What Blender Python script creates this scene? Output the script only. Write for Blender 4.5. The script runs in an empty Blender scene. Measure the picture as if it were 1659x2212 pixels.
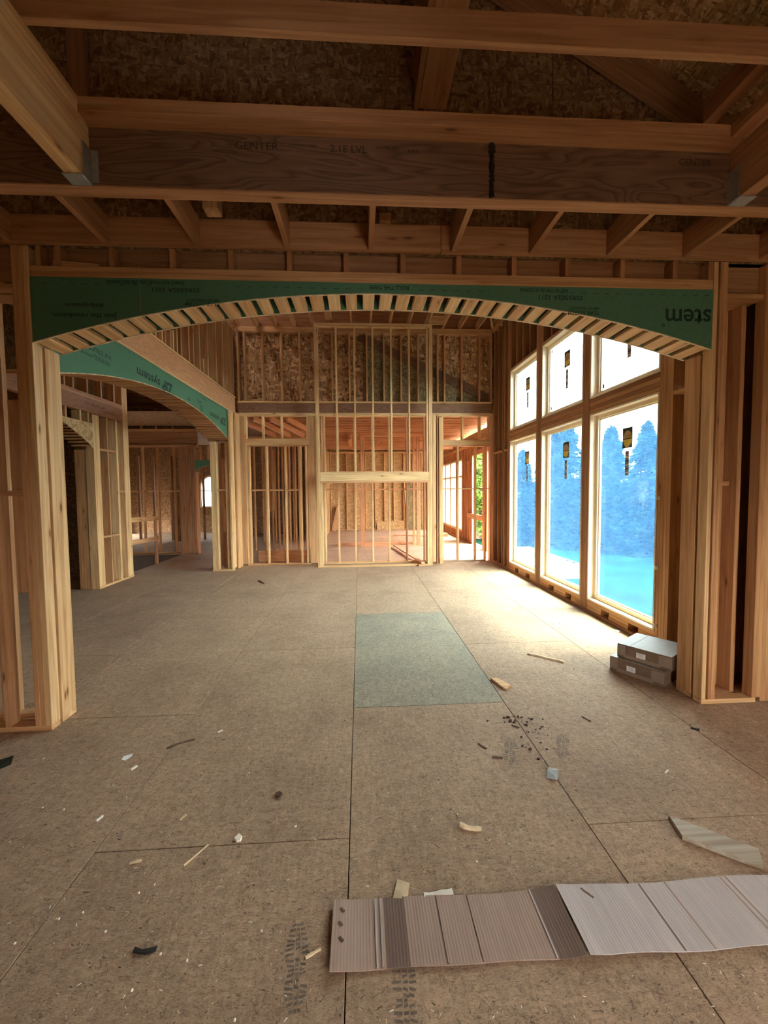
import bpy, bmesh, math, random
from mathutils import Vector, Matrix
rnd = random.Random(7)
SC = bpy.context.scene
COL = SC.collection
PI = math.pi

# ------------------------------------------------------------------ camera
FPX, IW, IH = 897.835, 1659, 2212
YAW, PITCH, ROLL, CAMH = 0.0580414, 0.0511340, -0.00899777, 1.719286
_f = Vector((math.sin(YAW)*math.cos(PITCH), math.cos(YAW)*math.cos(PITCH), -math.sin(PITCH)))
_r = Vector((math.cos(YAW), -math.sin(YAW), 0))
_u = _r.cross(_f)
_R = math.cos(ROLL)*_r + math.sin(ROLL)*_u
_U = -math.sin(ROLL)*_r + math.cos(ROLL)*_u
cam_d = bpy.data.cameras.new('camera'); cam = bpy.data.objects.new('camera', cam_d); COL.objects.link(cam)
cam_d.sensor_fit = 'VERTICAL'; cam_d.sensor_height = 24.0; cam_d.lens = FPX*24.0/IH
cam_d.clip_start = 0.05; cam_d.clip_end = 300
cam.matrix_world = Matrix(((_R.x, _U.x, -_f.x, 0), (_R.y, _U.y, -_f.y, 0), (_R.z, _U.z, -_f.z, CAMH), (0, 0, 0, 1)))
SC.camera = cam
# ------------------------------------------------------------------ sky, sun, exposure
SKY_STRENGTH, SUN_STRENGTH, EXPOSURE = 1.0, 0.8, 5.1
world = bpy.data.worlds.new('overcast_sky'); SC.world = world; world.use_nodes = True
bg = world.node_tree.nodes['Background']
bg.inputs[0].default_value = (1.0, 0.955, 0.885, 1); bg.inputs[1].default_value = SKY_STRENGTH
sun_d = bpy.data.lights.new('sun', 'SUN'); sun = bpy.data.objects.new('sun', sun_d); COL.objects.link(sun)
sun_d.energy = SUN_STRENGTH; sun_d.angle = math.radians(22); sun_d.color = (1.0, 0.86, 0.62)
sun.rotation_euler = Vector((-0.42, -0.05, -1.0)).to_track_quat('-Z', 'Y').to_euler()
sun.location = (12, 8, 14)
SC.view_settings.view_transform = 'Standard'; SC.view_settings.look = 'None'
SC.view_settings.exposure = EXPOSURE; SC.view_settings.gamma = 1.0
SC.view_settings.use_curve_mapping = False
SC.cycles.max_bounces = 10; SC.cycles.diffuse_bounces = 7; SC.cycles.transparent_max_bounces = 24
SC.cycles.sample_clamp_indirect = 8

# ------------------------------------------------------------------ pixel helpers (a pixel gives a direction; depth comes from the plane touched)
def ray(x, y):
    return _f + _R*((x-IW/2)/FPX) - _U*((y-IH/2)/FPX)
def on_z(x, y, z=0.0):
    d = ray(x, y); t = (z-CAMH)/d.z
    return Vector((d.x*t, d.y*t, z))

# ------------------------------------------------------------------ node helpers
M = {}
class NT:
    def __init__(s, name):
        s.m = bpy.data.materials.new(name); s.m.use_nodes = True
        s.t = s.m.node_tree; s.t.nodes.clear()
        s.out = s.t.nodes.new('ShaderNodeOutputMaterial'); M[name] = s.m
    def n(s, typ, **kw):
        nd = s.t.nodes.new('ShaderNode'+typ)
        for k, v in kw.items():
            if k.startswith('i_'):
                key = k[2:]; key = int(key) if key.isdigit() else key.replace('_', ' ')
                s.put(nd.inputs[key], v)
            else: setattr(nd, k, v)
        return nd
    def put(s, sock, v):
        if hasattr(v, 'is_output'): s.t.links.new(v, sock)
        else: sock.default_value = v
    def mix(s, f, a, b, blend='MIX'):
        nd = s.n('Mix', data_type='RGBA', blend_type=blend)
        s.put(nd.inputs[0], f); s.put(nd.inputs[6], c4(a)); s.put(nd.inputs[7], c4(b))
        return nd.outputs[2]
    def ramp(s, f, stops, interp='LINEAR'):
        nd = s.n('ValToRGB'); nd.color_ramp.interpolation = interp
        e = nd.color_ramp.elements
        while len(e) < len(stops): e.new(0.5)
        for el, (p, c) in zip(e, stops): el.position = p; el.color = c4(c)
        s.put(nd.inputs[0], f); return nd.outputs[0]
    def math(s, op, a, b=0.0, clamp=False):
        nd = s.n('Math', operation=op, use_clamp=clamp); s.put(nd.inputs[0], a); s.put(nd.inputs[1], b); return nd.outputs[0]
    def obj_coords(s, scale, rand=True):
        tc = s.n('TexCoord').outputs['Object']
        oi = s.n('ObjectInfo')
        if rand:
            mul = s.n('VectorMath', operation='SCALE', i_0=(37.1, 61.7, 23.9)); s.put(mul.inputs[3], oi.outputs['Random'])
            tc = s.n('VectorMath', operation='ADD', i_0=tc, i_1=mul.outputs[0]).outputs[0]
        s.rand = oi.outputs['Random']; s.co = tc
        return s.scaled(tc, scale)
    def scaled(s, v, scale):
        return s.n('Mapping', i_Vector=v, i_Scale=scale).outputs[0]
    def bsdf(s, color, rough=0.75, bump=None, bstr=0.3, bdist=0.004, spec=0.3, **kw):
        b = s.n('BsdfPrincipled'); s.put(b.inputs['Base Color'], c4(color)); s.put(b.inputs['Roughness'], rough)
        b.inputs['Specular IOR Level'].default_value = spec
        for k, v in kw.items(): s.put(b.inputs[k.replace('_', ' ')], v)
        if bump is not None:
            bn = s.n('Bump', i_Strength=bstr, i_Distance=bdist); s.put(bn.inputs['Height'], bump)
            s.t.links.new(bn.outputs[0], b.inputs['Normal'])
        s.t.links.new(b.outputs[0], s.out.inputs[0]); return b
def c4(c):
    if hasattr(c, 'is_output'): return c
    return tuple(c)+(1,) if len(c) == 3 else tuple(c)

def lumber(name, cols, knots=1.0, grain=0.75):
    for ax in 'xyz':
        t = NT(name+'_'+ax)
        g = lambda al, ac: tuple(al if a == ax else ac for a in 'xyz')
        v = t.obj_coords(g(1.1, 26.0))
        n1 = t.n('TexNoise', i_Vector=v, i_Scale=1.0, i_Detail=4.0, i_Roughness=0.6, i_Distortion=0.8).outputs[0]
        n2 = t.n('TexNoise', i_Vector=t.scaled(t.co, g(0.7, 5.0)), i_Scale=1.0, i_Detail=2.0).outputs[0]
        base = t.ramp(t.rand, [(i/(len(cols)-1), c) for i, c in enumerate(cols)])
        dark = t.mix(1.0, base, (0.70, 0.55, 0.42), 'MULTIPLY')
        lite = t.mix(1.0, base, (1.12, 1.10, 1.02), 'MULTIPLY')
        col = t.mix(t.ramp(n1, [(0.36, (0, 0, 0)), (0.62, (1, 1, 1))]), dark, lite)
        col = t.mix(grain, base, col)
        col = t.mix(t.ramp(n2, [(0.42, (0, 0, 0)), (0.75, (0.5, 0.5, 0.5))]), col, t.mix(1.0, col, (0.80, 0.70, 0.60), 'MULTIPLY'))
        vo = t.n('TexVoronoi', i_Vector=t.scaled(t.co, g(2.6, 9.0)), i_Scale=1.0)
        pick = t.n('SeparateColor', i_Color=vo.outputs['Color']).outputs[0]
        k = t.math('MULTIPLY', t.ramp(vo.outputs['Distance'], [(0.05, (1, 1, 1)), (0.13, (0, 0, 0))]), t.math('GREATER_THAN', pick, 1.0-0.58*knots))
        halo = t.math('MULTIPLY', t.ramp(vo.outputs['Distance'], [(0.08, (0.5, 0.5, 0.5)), (0.3, (0, 0, 0))]), t.math('GREATER_THAN', pick, 1.0-0.58*knots))
        col = t.mix(halo, col, t.mix(1.0, col, (0.78, 0.58, 0.42), 'MULTIPLY'))
        col = t.mix(t.math('MULTIPLY', k, 0.85), col, (0.10, 0.045, 0.02))
        t.bsdf(col, 0.72, n1, 0.25, 0.002)
lumber('lum', [(0.53, 0.295, 0.140), (0.61, 0.37, 0.185), (0.47, 0.245, 0.115), (0.59, 0.34, 0.17), (0.55, 0.33, 0.18)])
lumber('lumshade', [(0.40, 0.20, 0.095), (0.47, 0.25, 0.125), (0.36, 0.17, 0.08), (0.45, 0.235, 0.12), (0.41, 0.22, 0.11)])  # same lumber darkened and reddened, ceiling shade painted into the colour
lumber('pine', [(0.68, 0.45, 0.235), (0.74, 0.525, 0.29), (0.63, 0.395, 0.20), (0.71, 0.475, 0.245)])
lumber('fir', [(0.62, 0.32, 0.17), (0.67, 0.38, 0.23), (0.58, 0.29, 0.15), (0.69, 0.42, 0.29)], 0.6)
lumber('brown', [(0.36, 0.19, 0.10), (0.42, 0.23, 0.12), (0.32, 0.16, 0.08), (0.39, 0.22, 0.13)])
lumber('grey', [(0.42, 0.33, 0.25), (0.36, 0.29, 0.22), (0.46, 0.37, 0.28)])
lumber('clear', [(0.80, 0.68, 0.48), (0.84, 0.73, 0.55), (0.78, 0.65, 0.45)], 0.0, 0.3)
lumber('silver', [(0.40, 0.36, 0.30), (0.43, 0.39, 0.33)], 0.3)

def lvl(name, c0, c1, c2):
    for ax in 'xyz':
        t = NT(name+'_'+ax)
        g = lambda al, ac: tuple(al if a == ax else ac for a in 'xyz')
        v = t.obj_coords(g(0.8, 5.0))
        n = t.n('TexNoise', i_Vector=v, i_Scale=1.0, i_Detail=2.0, i_Distortion=0.4).outputs[0]
        rings = t.math('FRACT', t.math('MULTIPLY', n, 17.0))
        fine = t.n('TexNoise', i_Vector=t.scaled(t.co, g(4, 60)), i_Scale=1.0, i_Detail=3.0).outputs[0]
        col = t.ramp(rings, [(0.0, c1), (0.55, c0), (0.8, c2), (1.0, c1)])
        col = t.mix(t.ramp(fine, [(0.4, (0, 0, 0)), (0.7, (0.6, 0.6, 0.6))]), col, t.mix(1.0, col, (0.72, 0.68, 0.64), 'MULTIPLY'))
        t.bsdf(col, 0.65, fine, 0.2, 0.002)
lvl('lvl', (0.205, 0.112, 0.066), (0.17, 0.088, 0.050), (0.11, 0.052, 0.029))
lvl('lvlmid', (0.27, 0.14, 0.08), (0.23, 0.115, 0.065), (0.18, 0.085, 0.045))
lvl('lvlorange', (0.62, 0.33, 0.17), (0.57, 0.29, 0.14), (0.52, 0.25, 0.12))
lvl('lvlbrown', (0.42, 0.19, 0.07), (0.37, 0.16, 0.06), (0.32, 0.13, 0.045))

def osb(name, stops, sc=1.0, rough=0.8, stain=None, speck=0.0, distort=0.010):
    t = NT(name)
    t.obj_coords((1, 1, 1))
    dn = t.n('TexNoise', i_Vector=t.co, i_Scale=5.0, i_Detail=1.0).outputs['Color']
    dv = t.n('VectorMath', operation='SCALE', i_0=t.n('VectorMath', operation='SUBTRACT', i_0=dn, i_1=(0.5, 0.5, 0.5)).outputs[0]); dv.inputs[3].default_value = distort*4
    co = t.n('VectorMath', operation='ADD', i_0=t.co, i_1=dv.outputs[0]).outputs[0]
    va = t.n('TexVoronoi', i_Vector=t.scaled(co, (14*sc, 46*sc, 30*sc)), i_Scale=1.0)
    vb = t.n('TexVoronoi', i_Vector=t.scaled(co, (44*sc, 13*sc, 14*sc)), i_Scale=1.0)
    ra = t.n('SeparateColor', i_Color=va.outputs['Color']).outputs[0]
    rb = t.n('SeparateColor', i_Color=vb.outputs['Color']).outputs[1]
    sel = t.n('TexNoise', i_Vector=t.co, i_Scale=17.0*sc, i_Detail=2.0).outputs[0]
    f = t.n('Mix', data_type='FLOAT'); t.put(f.inputs[0], t.ramp(sel, [(0.46, (0, 0, 0)), (0.54, (1, 1, 1))])); t.put(f.inputs[2], ra); t.put(f.inputs[3], rb)
    f = f.outputs[0]
    col = t.ramp(f, stops)
    fine = t.n('TexNoise', i_Vector=t.scaled(co, (40*sc, 150*sc, 60*sc)), i_Scale=1.0, i_Detail=3.0).outputs[0]
    col = t.mix(t.ramp(fine, [(0.38, (0.55, 0.55, 0.55)), (0.55, (0, 0, 0))]), col, t.mix(1.0, col, (0.62, 0.58, 0.54), 'MULTIPLY'))
    if speck:
        vs = t.n('TexVoronoi', i_Vector=t.scaled(co, (75, 150, 90)), i_Scale=1.0)
        pk = t.n('SeparateColor', i_Color=vs.outputs['Color'])
        s1 = t.math('MULTIPLY', t.ramp(vs.outputs['Distance'], [(0.16, (1, 1, 1)), (0.30, (0, 0, 0))]), t.math('GREATER_THAN', pk.outputs[0], 1.0-speck))
        s2 = t.math('MULTIPLY', t.ramp(vs.outputs['Distance'], [(0.16, (1, 1, 1)), (0.30, (0, 0, 0))]), t.math('LESS_THAN', pk.outputs[0], speck*0.55))
        col = t.mix(t.math('MULTIPLY', s1, 0.75), col, (0.085, 0.055, 0.035))
        col = t.mix(t.math('MULTIPLY', s2, 0.5), col, (0.62, 0.50, 0.36))
    if stain:
        big = t.n('TexNoise', i_Vector=t.co, i_Scale=1.7, i_Detail=4.0, i_Roughness=0.65).outputs[0]
        col = t.mix(t.ramp(big, [(0.45, (0, 0, 0)), (0.72, (0.6, 0.6, 0.6))]), col, t.mix(1.0, col, stain, 'MULTIPLY'))
    t.bsdf(col, rough, t.math('ADD', fine, f), 0.35, 0.003)
OSBC = [(0.0, (0.23, 0.115, 0.050)), (0.35, (0.38, 0.205, 0.092)), (0.7, (0.48, 0.28, 0.135)), (1.0, (0.66, 0.43, 0.235))]
osb('osb', OSBC, 1.15)
osb('osbwall', [(0.0, (0.15, 0.07, 0.03)), (0.35, (0.36, 0.19, 0.085)), (0.7, (0.48, 0.275, 0.13)), (1.0, (0.74, 0.50, 0.28))], 0.62)
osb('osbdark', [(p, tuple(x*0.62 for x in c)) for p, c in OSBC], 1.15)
osb('osbfresh', [(0.0, (0.36, 0.21, 0.09)), (0.5, (0.52, 0.33, 0.15)), (1.0, (0.68, 0.48, 0.26))], 1.0)
osb('osbgreen', [(0.0, (0.12, 0.085, 0.04)), (0.5, (0.22, 0.165, 0.08)), (1.0, (0.36, 0.28, 0.15))], 1.1)
FLC = [(0.0, (0.27, 0.180, 0.118)), (0.35, (0.385, 0.268, 0.18)), (0.75, (0.43, 0.305, 0.21)), (1.0, (0.55, 0.41, 0.29))]
def floor_mat(name, mul, stain, k=0.55):
    t = NT(name); t.obj_coords((1, 1, 1)); co = t.co
    c0 = tuple(a*b for a, b in zip((0.415, 0.283, 0.182), mul))
    va = t.n('TexVoronoi', i_Vector=t.scaled(co, (26, 70, 40)), i_Scale=1.0); vb = t.n('TexVoronoi', i_Vector=t.scaled(co, (66, 24, 40)), i_Scale=1.0)
    ra = t.n('SeparateColor', i_Color=va.outputs['Color']).outputs[0]; rb = t.n('SeparateColor', i_Color=vb.outputs['Color']).outputs[1]
    fl = t.math('MULTIPLY', t.math('ADD', ra, rb), 0.5)
    n1 = t.n('TexNoise', i_Vector=t.scaled(co, (38, 95, 38)), i_Scale=1.0, i_Detail=4.0, i_Roughness=0.7, i_Distortion=2.2).outputs[0]
    n2 = t.n('TexNoise', i_Vector=co, i_Scale=16.0, i_Detail=2.0, i_Distortion=2.0).outputs[0]
    gate = t.n('TexNoise', i_Vector=co, i_Scale=23.0, i_Detail=1.0).outputs[0]
    col = t.mix(fl, tuple(x*0.80 for x in c0), tuple(x*1.20 for x in c0))
    col = t.mix(t.ramp(n1, [(0.34, (1, 1, 1)), (0.52, (0, 0, 0))]), col, t.mix(1.0, col, (0.52, 0.47, 0.43), 'MULTIPLY'))
    col = t.mix(t.ramp(n1, [(0.60, (0, 0, 0)), (0.78, (0.7, 0.7, 0.7))]), col, tuple(min(1, x*1.5) for x in c0))
    worm = t.math('MULTIPLY', t.ramp(n2, [(0.478, (0, 0, 0)), (0.495, (1, 1, 1)), (0.505, (1, 1, 1)), (0.522, (0, 0, 0))]), t.ramp(gate, [(0.52, (0, 0, 0)), (0.58, (1, 1, 1))]))
    col = t.mix(t.math('MULTIPLY', worm, k), col, (0.09, 0.055, 0.036))
    big = t.n('TexNoise', i_Vector=co, i_Scale=1.5, i_Detail=5.0, i_Roughness=0.62).outputs[0]
    col = t.mix(t.ramp(big, [(0.44, (0, 0, 0)), (0.75, (0.75, 0.75, 0.75))]), col, t.mix(1.0, col, stain, 'MULTIPLY'))
    h = t.math('SUBTRACT', t.math('ADD', n1, t.math('MULTIPLY', fl, 0.5)), worm)
    t.bsdf(col, 0.85, h, 0.45, 0.003)
floor_mat('floor_osb', (1, 1, 1), (0.66, 0.64, 0.64)); floor_mat('floor_tinted', (0.82, 1.03, 1.13), (0.55, 0.66, 0.76)); floor_mat('floor_pink', (1.30, 1.27, 1.38), (0.80, 0.74, 0.74), 0.3)

def plain(name, col, rough=0.7, n_amt=0.12, n_scale=30.0, spec=0.3, metallic=0.0, dirt=None):
    t = NT(name); t.obj_coords((1, 1, 1))
    n = t.n('TexNoise', i_Vector=t.co, i_Scale=n_scale, i_Detail=4.0).outputs[0]
    c = t.mix(t.ramp(n, [(0.35, (0, 0, 0)), (0.65, (1, 1, 1))]), tuple(x*(1-n_amt) for x in col), tuple(min(1, x*(1+n_amt)) for x in col))
    if dirt:
        n2 = t.n('TexNoise', i_Vector=t.co, i_Scale=n_scale*0.15, i_Detail=5.0).outputs[0]
        c = t.mix(t.ramp(n2, [(0.5, (0, 0, 0)), (0.7, (0.7, 0.7, 0.7))]), c, dirt)
    t.bsdf(c, rough, n, 0.15, 0.002, spec, Metallic=metallic)
plain('zip', (0.080, 0.200, 0.118), 0.6, 0.05, 40)
plain('zip_ink', (0.014, 0.036, 0.026), 0.6, 0.05)
plain('zip_seam', (0.30, 0.36, 0.30), 0.6, 0.1)
plain('ink', (0.05, 0.025, 0.012), 0.7, 0.15, 60)
plain('ink_brown', (0.16, 0.07, 0.025), 0.7, 0.15, 60)
plain('galvanised', (0.52, 0.54, 0.55), 0.42, 0.12, 25, 0.5, 0.85)
plain('tar', (0.018, 0.012, 0.010), 0.5, 0.3)
plain('under_floor', (0.05, 0.035, 0.025), 0.9)
plain('sticker_black', (0.035, 0.03, 0.03), 0.5)
plain('sticker_tan', (0.55, 0.40, 0.18), 0.5)
plain('sticker_yellow', (0.75, 0.62, 0.10), 0.5)
plain('sticker_grey', (0.30, 0.29, 0.28), 0.5, 0.5, 60)
plain('paper_white', (0.80, 0.80, 0.78), 0.7)
plain('foam', (0.82, 0.78, 0.68), 0.9, 0.1)
plain('dark_plastic', (0.012, 0.025, 0.022), 0.35, 0.4, 18)
plain('black_rubber', (0.02, 0.02, 0.02), 0.5)
plain('dirt', (0.085, 0.045, 0.03), 0.95, 0.4)
plain('grass', (0.0045, 0.021, 0.013), 1.0, 0.4, 1.2, 0.0)
plain('concrete', (0.30, 0.27, 0.24), 0.9, 0.2, 5)
plain('roof_shingle', (0.10, 0.11, 0.13), 0.9, 0.3, 12)
plain('bark', (0.16, 0.11, 0.075), 0.9, 0.3, 12)
plain('deck_wood', (0.22, 0.20, 0.17), 0.9, 0.08)
plain('pale_wood', (0.72, 0.66, 0.56), 0.8, 0.08)
plain('chip_wood', (0.62, 0.48, 0.30), 0.8, 0.3, 12)
plain('chip_pale', (0.82, 0.77, 0.66), 0.8, 0.1, 12)
plain('chip_dark', (0.13, 0.085, 0.055), 0.8, 0.3, 12)
plain('boxcard_shaded', (0.19, 0.125, 0.08), 0.85, 0.06, 20)  # carton card darkened to paint in the shade on the fronts
plain('boxcard_top', (0.36, 0.32, 0.28), 0.6, 0.05, 20)
plain('boxtape', (0.27, 0.20, 0.145), 0.45, 0.05, 20)
def leaf(name, col):
    t = NT(name); oi = t.n('ObjectInfo').outputs['Random']
    n = t.n('TexNoise', i_Vector=t.n('TexCoord').outputs['Object'], i_Scale=3.0, i_Detail=3.0).outputs[0]
    c = t.mix(t.ramp(n, [(0.3, (0, 0, 0)), (0.7, (1, 1, 1))]), tuple(x*0.35 for x in col), tuple(x*1.7 for x in col))
    d = t.n('BsdfDiffuse', i_Color=c); tr = t.n('BsdfTranslucent', i_Color=c); mx = t.n('MixShader'); mx.inputs[0].default_value = 0.35
    t.t.links.new(d.outputs[0], mx.inputs[1]); t.t.links.new(tr.outputs[0], mx.inputs[2]); t.t.links.new(mx.outputs[0], t.out.inputs[0])
leaf('needle', (0.020, 0.038, 0.044)); leaf('leaf', (0.20, 0.36, 0.09))

def cardboard(name, col):
    t = NT(name); t.obj_coords((1, 1, 1), False)
    w = t.n('TexWave', wave_type='BANDS', bands_direction='X', i_Vector=t.co, i_Scale=26.0, i_Distortion=0.4, i_Detail=1.0).outputs[1]
    n = t.n('TexNoise', i_Vector=t.scaled(t.co, (60, 3, 3)), i_Scale=1.0, i_Detail=3.0).outputs[0]
    c = t.mix(t.math('MULTIPLY', w, 0.22), col, tuple(x*0.6 for x in col))
    c = t.mix(t.ramp(n, [(0.4, (0, 0, 0)), (0.75, (0.45, 0.45, 0.45))]), c, tuple(min(1, x*1.35) for x in col))
    t.bsdf(c, 0.85, w, 0.25, 0.002)
cardboard('cardboard', (0.36, 0.25, 0.195)); cardboard('cardboard_pale', (0.46, 0.40, 0.375)); cardboard('cardboard_dark', (0.17, 0.11, 0.085))

def glass_film(name, tint, haze_col, haze):
    t = NT(name); t.obj_coords((1, 1, 1))
    rot = t.n('Mapping', i_Vector=t.co, i_Rotation=(0.75, 0, 0), i_Scale=(1, 1.0, 9.0)).outputs[0]
    n = t.n('TexNoise', i_Vector=rot, i_Scale=1.6, i_Detail=4.0, i_Distortion=1.2).outputs[0]
    cre = t.ramp(n, [(0.47, (0, 0, 0)), (0.50, (1, 1, 1)), (0.53, (0, 0, 0))])
    big = t.n('TexNoise', i_Vector=t.co, i_Scale=1.3, i_Detail=2.0).outputs[0]
    f = t.math('ADD', haze, t.math('MULTIPLY', cre, 0.05)); f = t.math('ADD', f, t.math('MULTIPLY', big, 0.06))
    tr = t.n('BsdfTransparent', i_Color=c4(tint)); tl = t.n('BsdfTranslucent', i_Color=c4(haze_col))
    mx = t.n('MixShader'); t.put(mx.inputs[0], f); t.t.links.new(tr.outputs[0], mx.inputs[1]); t.t.links.new(tl.outputs[0], mx.inputs[2])
    gl = t.n('BsdfGlossy', i_Color=(1, 1, 1, 1), i_Roughness=0.08); m2 = t.n('MixShader'); m2.inputs[0].default_value = 0.03
    t.t.links.new(mx.outputs[0], m2.inputs[1]); t.t.links.new(gl.outputs[0], m2.inputs[2]); t.t.links.new(m2.outputs[0], t.out.inputs[0])
glass_film('film_glass', (0.86, 0.97, 1.0), (0.075, 0.26, 0.56), 0.04)
glass_film('film_white', (0.97, 0.98, 0.98), (0.9, 0.95, 0.9), 0.12)

# ------------------------------------------------------------------ object helpers
def root(name, loc, label, cat, kind=None, group=None):
    o = bpy.data.objects.new(name, None); COL.objects.link(o); o.location = loc; o.empty_display_size = 0.2
    o['label'] = label; o['category'] = cat
    if kind: o['kind'] = kind
    if group: o['group'] = group
    return o
def wall(name, loc, label, cat='wall'): return root(name, loc, label, cat, 'structure')
def wloc(p):
    v = Vector((0, 0, 0))
    while p is not None: v += Vector(p.location); p = p.parent
    return v
_mc = {}
def box_mesh(dx, dy, dz, mat, bev=0.0025):
    key = (round(dx, 3), round(dy, 3), round(dz, 3), mat, bev)
    if key in _mc: return _mc[key]
    bm = bmesh.new(); bmesh.ops.create_cube(bm, size=1.0)
    bmesh.ops.scale(bm, vec=(dx, dy, dz), verts=bm.verts)
    if bev and min(dx, dy, dz) > 4*bev:
        bmesh.ops.bevel(bm, geom=bm.edges[:], offset=bev, segments=1, affect='EDGES')
    me = bpy.data.meshes.new('board'); bm.to_mesh(me); bm.free(); me.materials.append(M[mat]); _mc[key] = me
    return me
AXIS_MATS = {'lum', 'pine', 'fir', 'brown', 'grey', 'clear', 'lumshade', 'lvl', 'lvlmid', 'lvlorange', 'lvlbrown', 'silver'}
def link(name, me, parent, loc=(0, 0, 0), rot=None):
    o = bpy.data.objects.new(name, me); COL.objects.link(o)
    if parent is not None: o.parent = parent; o.location = Vector(loc)-wloc(parent)
    else: o.location = loc
    if rot is not None: o.rotation_euler = rot
    return o
def bd(p, name, x0, x1, y0, y1, z0, z1, mat='lum', rot=None, ax=None, bev=0.0025):
    d = (x1-x0, y1-y0, z1-z0)
    if mat in AXIS_MATS: mat = mat+'_'+(ax or 'xyz'[d.index(max(d))])
    return link(name, box_mesh(*d, mat, bev), p, ((x0+x1)/2, (y0+y1)/2, (z0+z1)/2), rot)
def mesh_obj(name, verts, faces, mat, parent=None, origin=None, smooth=False):
    org = Vector(origin) if origin is not None else (wloc(parent) if parent is not None else Vector((0, 0, 0)))
    me = bpy.data.meshes.new(name); me.from_pydata([Vector(v)-org for v in verts], [], faces); me.validate()
    mats = mat if isinstance(mat, (list, tuple)) else [mat]
    for m in mats: me.materials.append(M[m])
    bm = bmesh.new(); bm.from_mesh(me); bmesh.ops.recalc_face_normals(bm, faces=bm.faces[:]); bm.to_mesh(me); bm.free()
    if smooth:
        for f in me.polygons: f.use_smooth = True
    return link(name, me, parent, org)
def prism(name, poly, thick_vec, mat, parent=None, origin=None):
    n = len(poly); tv = Vector(thick_vec); a = [Vector(p) for p in poly]; b = [v+tv for v in a]
    faces = [list(range(n)), list(range(2*n-1, n-1, -1))]+[[i, (i+1) % n, n+(i+1) % n, n+i] for i in range(n)]
    return mesh_obj(name, a+b, faces, mat, parent, origin)
def bar(p, name, a, b, w, h, mat='lum', up=(0, 0, 1)):
    a, b = Vector(a), Vector(b); d = b-a; L = d.length; x = d.normalized(); upv = Vector(up)
    y = upv.cross(x).normalized(); z = x.cross(y)
    m = mat+'_x' if mat in AXIS_MATS else mat
    R = Matrix((x, y, z)).transposed()
    return link(name, box_mesh(L, w, h, m), p, (a+b)/2, R.to_euler())
def studs_y(p, Ys, x0, x1, z0, z1, mat='lum', name='stud', t=0.038):
    for y in Ys: bd(p, name, x0, x1, y-t/2, y+t/2, z0, z1, mat)
def studs_x(p, Xs, y0, y1, z0, z1, mat='lum', name='stud', t=0.038):
    for x in Xs: bd(p, name, x-t/2, x+t/2, y0, y1, z0, z1, mat)
FRONT = Matrix(((1, 0, 0), (0, 0, -1), (0, 1, 0)))          # text facing -Y
SIDE = Matrix(((0, 0, 1), (1, 0, 0), (0, 1, 0)))            # text facing +X (reads along +Y)
SIDEM = Matrix(((0, 0, -1), (-1, 0, 0), (0, 1, 0)))         # text facing -X
FLIP = Matrix(((-1, 0, 0), (0, -1, 0), (0, 0, 1)))
def txt(p, name, s, c, w, h, R, mat, flip=False, bold=0.0):
    cu = bpy.data.curves.new('t', 'FONT'); cu.body = s; cu.extrude = 0.0; cu.offset = bold
    o = bpy.data.objects.new('t', cu); COL.objects.link(o)
    bpy.context.view_layer.update()
    me = bpy.data.meshes.new_from_object(o.evaluated_get(bpy.context.evaluated_depsgraph_get()))
    COL.objects.unlink(o); bpy.data.objects.remove(o)
    xs = [v.co.x for v in me.vertices]; ys = [v.co.y for v in me.vertices]
    cx, cy = (min(xs)+max(xs))/2, (min(ys)+max(ys))/2; sx, sy = w/(max(xs)-min(xs)), h/(max(ys)-min(ys))
    RR = R @ FLIP if flip else R
    for v in me.vertices: v.co = RR @ Vector(((v.co.x-cx)*sx, (v.co.y-cy)*sy, 0))
    me.materials.clear(); me.materials.append(M[mat])
    return link(name, me, p, c)

# ================================================================== FLOOR
X0, PW, PL = -0.0702, 1.2192, 2.515
floor = wall('floor', (0, 4, 0), 'weathered strand-board subfloor of large butted sheets strewn with wood chips', 'floor')
WELL = (-99, -4.947, 9.20, 11.88)
def floor_piece(x0, x1, y0, y1, mat):
    g = 0.0022
    if x1-x0 < 0.02 or y1-y0 < 0.02: return
    bd(floor, 'floor_panel', x0+g, x1-g, y0+g, y1-g, -0.019, 0.0, mat, bev=0.0015)
for k in range(-8, 4):
    xa, xb = X0+k*PW, X0+(k+1)*PW
    y = 0.71-2*PL if k % 2 == 0 else 1.985-2*PL
    while y < 18.6:
        ya, yb = y, min(y+PL, 18.62)
        if k in (3,): xb2 = min(xb, 3.75)
        else: xb2 = xb
        m = 'floor_osb'
        if k == 0 and abs(ya-3.225) < 0.05: m = 'floor_tinted'
        if ya > 9.6 and xa > -2.6: m = 'floor_pink'
        if k < -4 and ya < WELL[3] and yb > WELL[2]:
            floor_piece(xa, xb2, ya, WELL[2], m) if ya < WELL[2] else None
            floor_piece(xa, xb2, WELL[3], yb, m) if yb > WELL[3] else None
        elif k >= -1 and ya < 9.85 < yb and k <= 3:
            floor_piece(xa, xb2, ya, 9.85, 'floor_osb'); floor_piece(xa, xb2, 9.85, yb, 'floor_pink')
        else: floor_piece(xa, xb2, ya, yb, m)
        y += PL
bd(floor, 'underlay', -4.94, 3.7, -4.2, 18.6, -0.30, -0.021, 'under_floor', bev=0)
bd(floor, 'underlay', -9.8, -4.95, -4.2, 9.19, -0.30, -0.021, 'under_floor', bev=0)
bd(floor, 'underlay', -9.8, -4.95, 11.89, 18.6, -0.30, -0.021, 'under_floor', bev=0)
bd(floor, 'stairwell_lining', -9.8, -4.96, 11.86, 11.89, -2.4, -0.02, 'under_floor', bev=0)
bd(floor, 'stairwell_lining', -4.97, -4.95, 9.19, 11.86, -2.4, -0.02, 'under_floor', bev=0)
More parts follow.
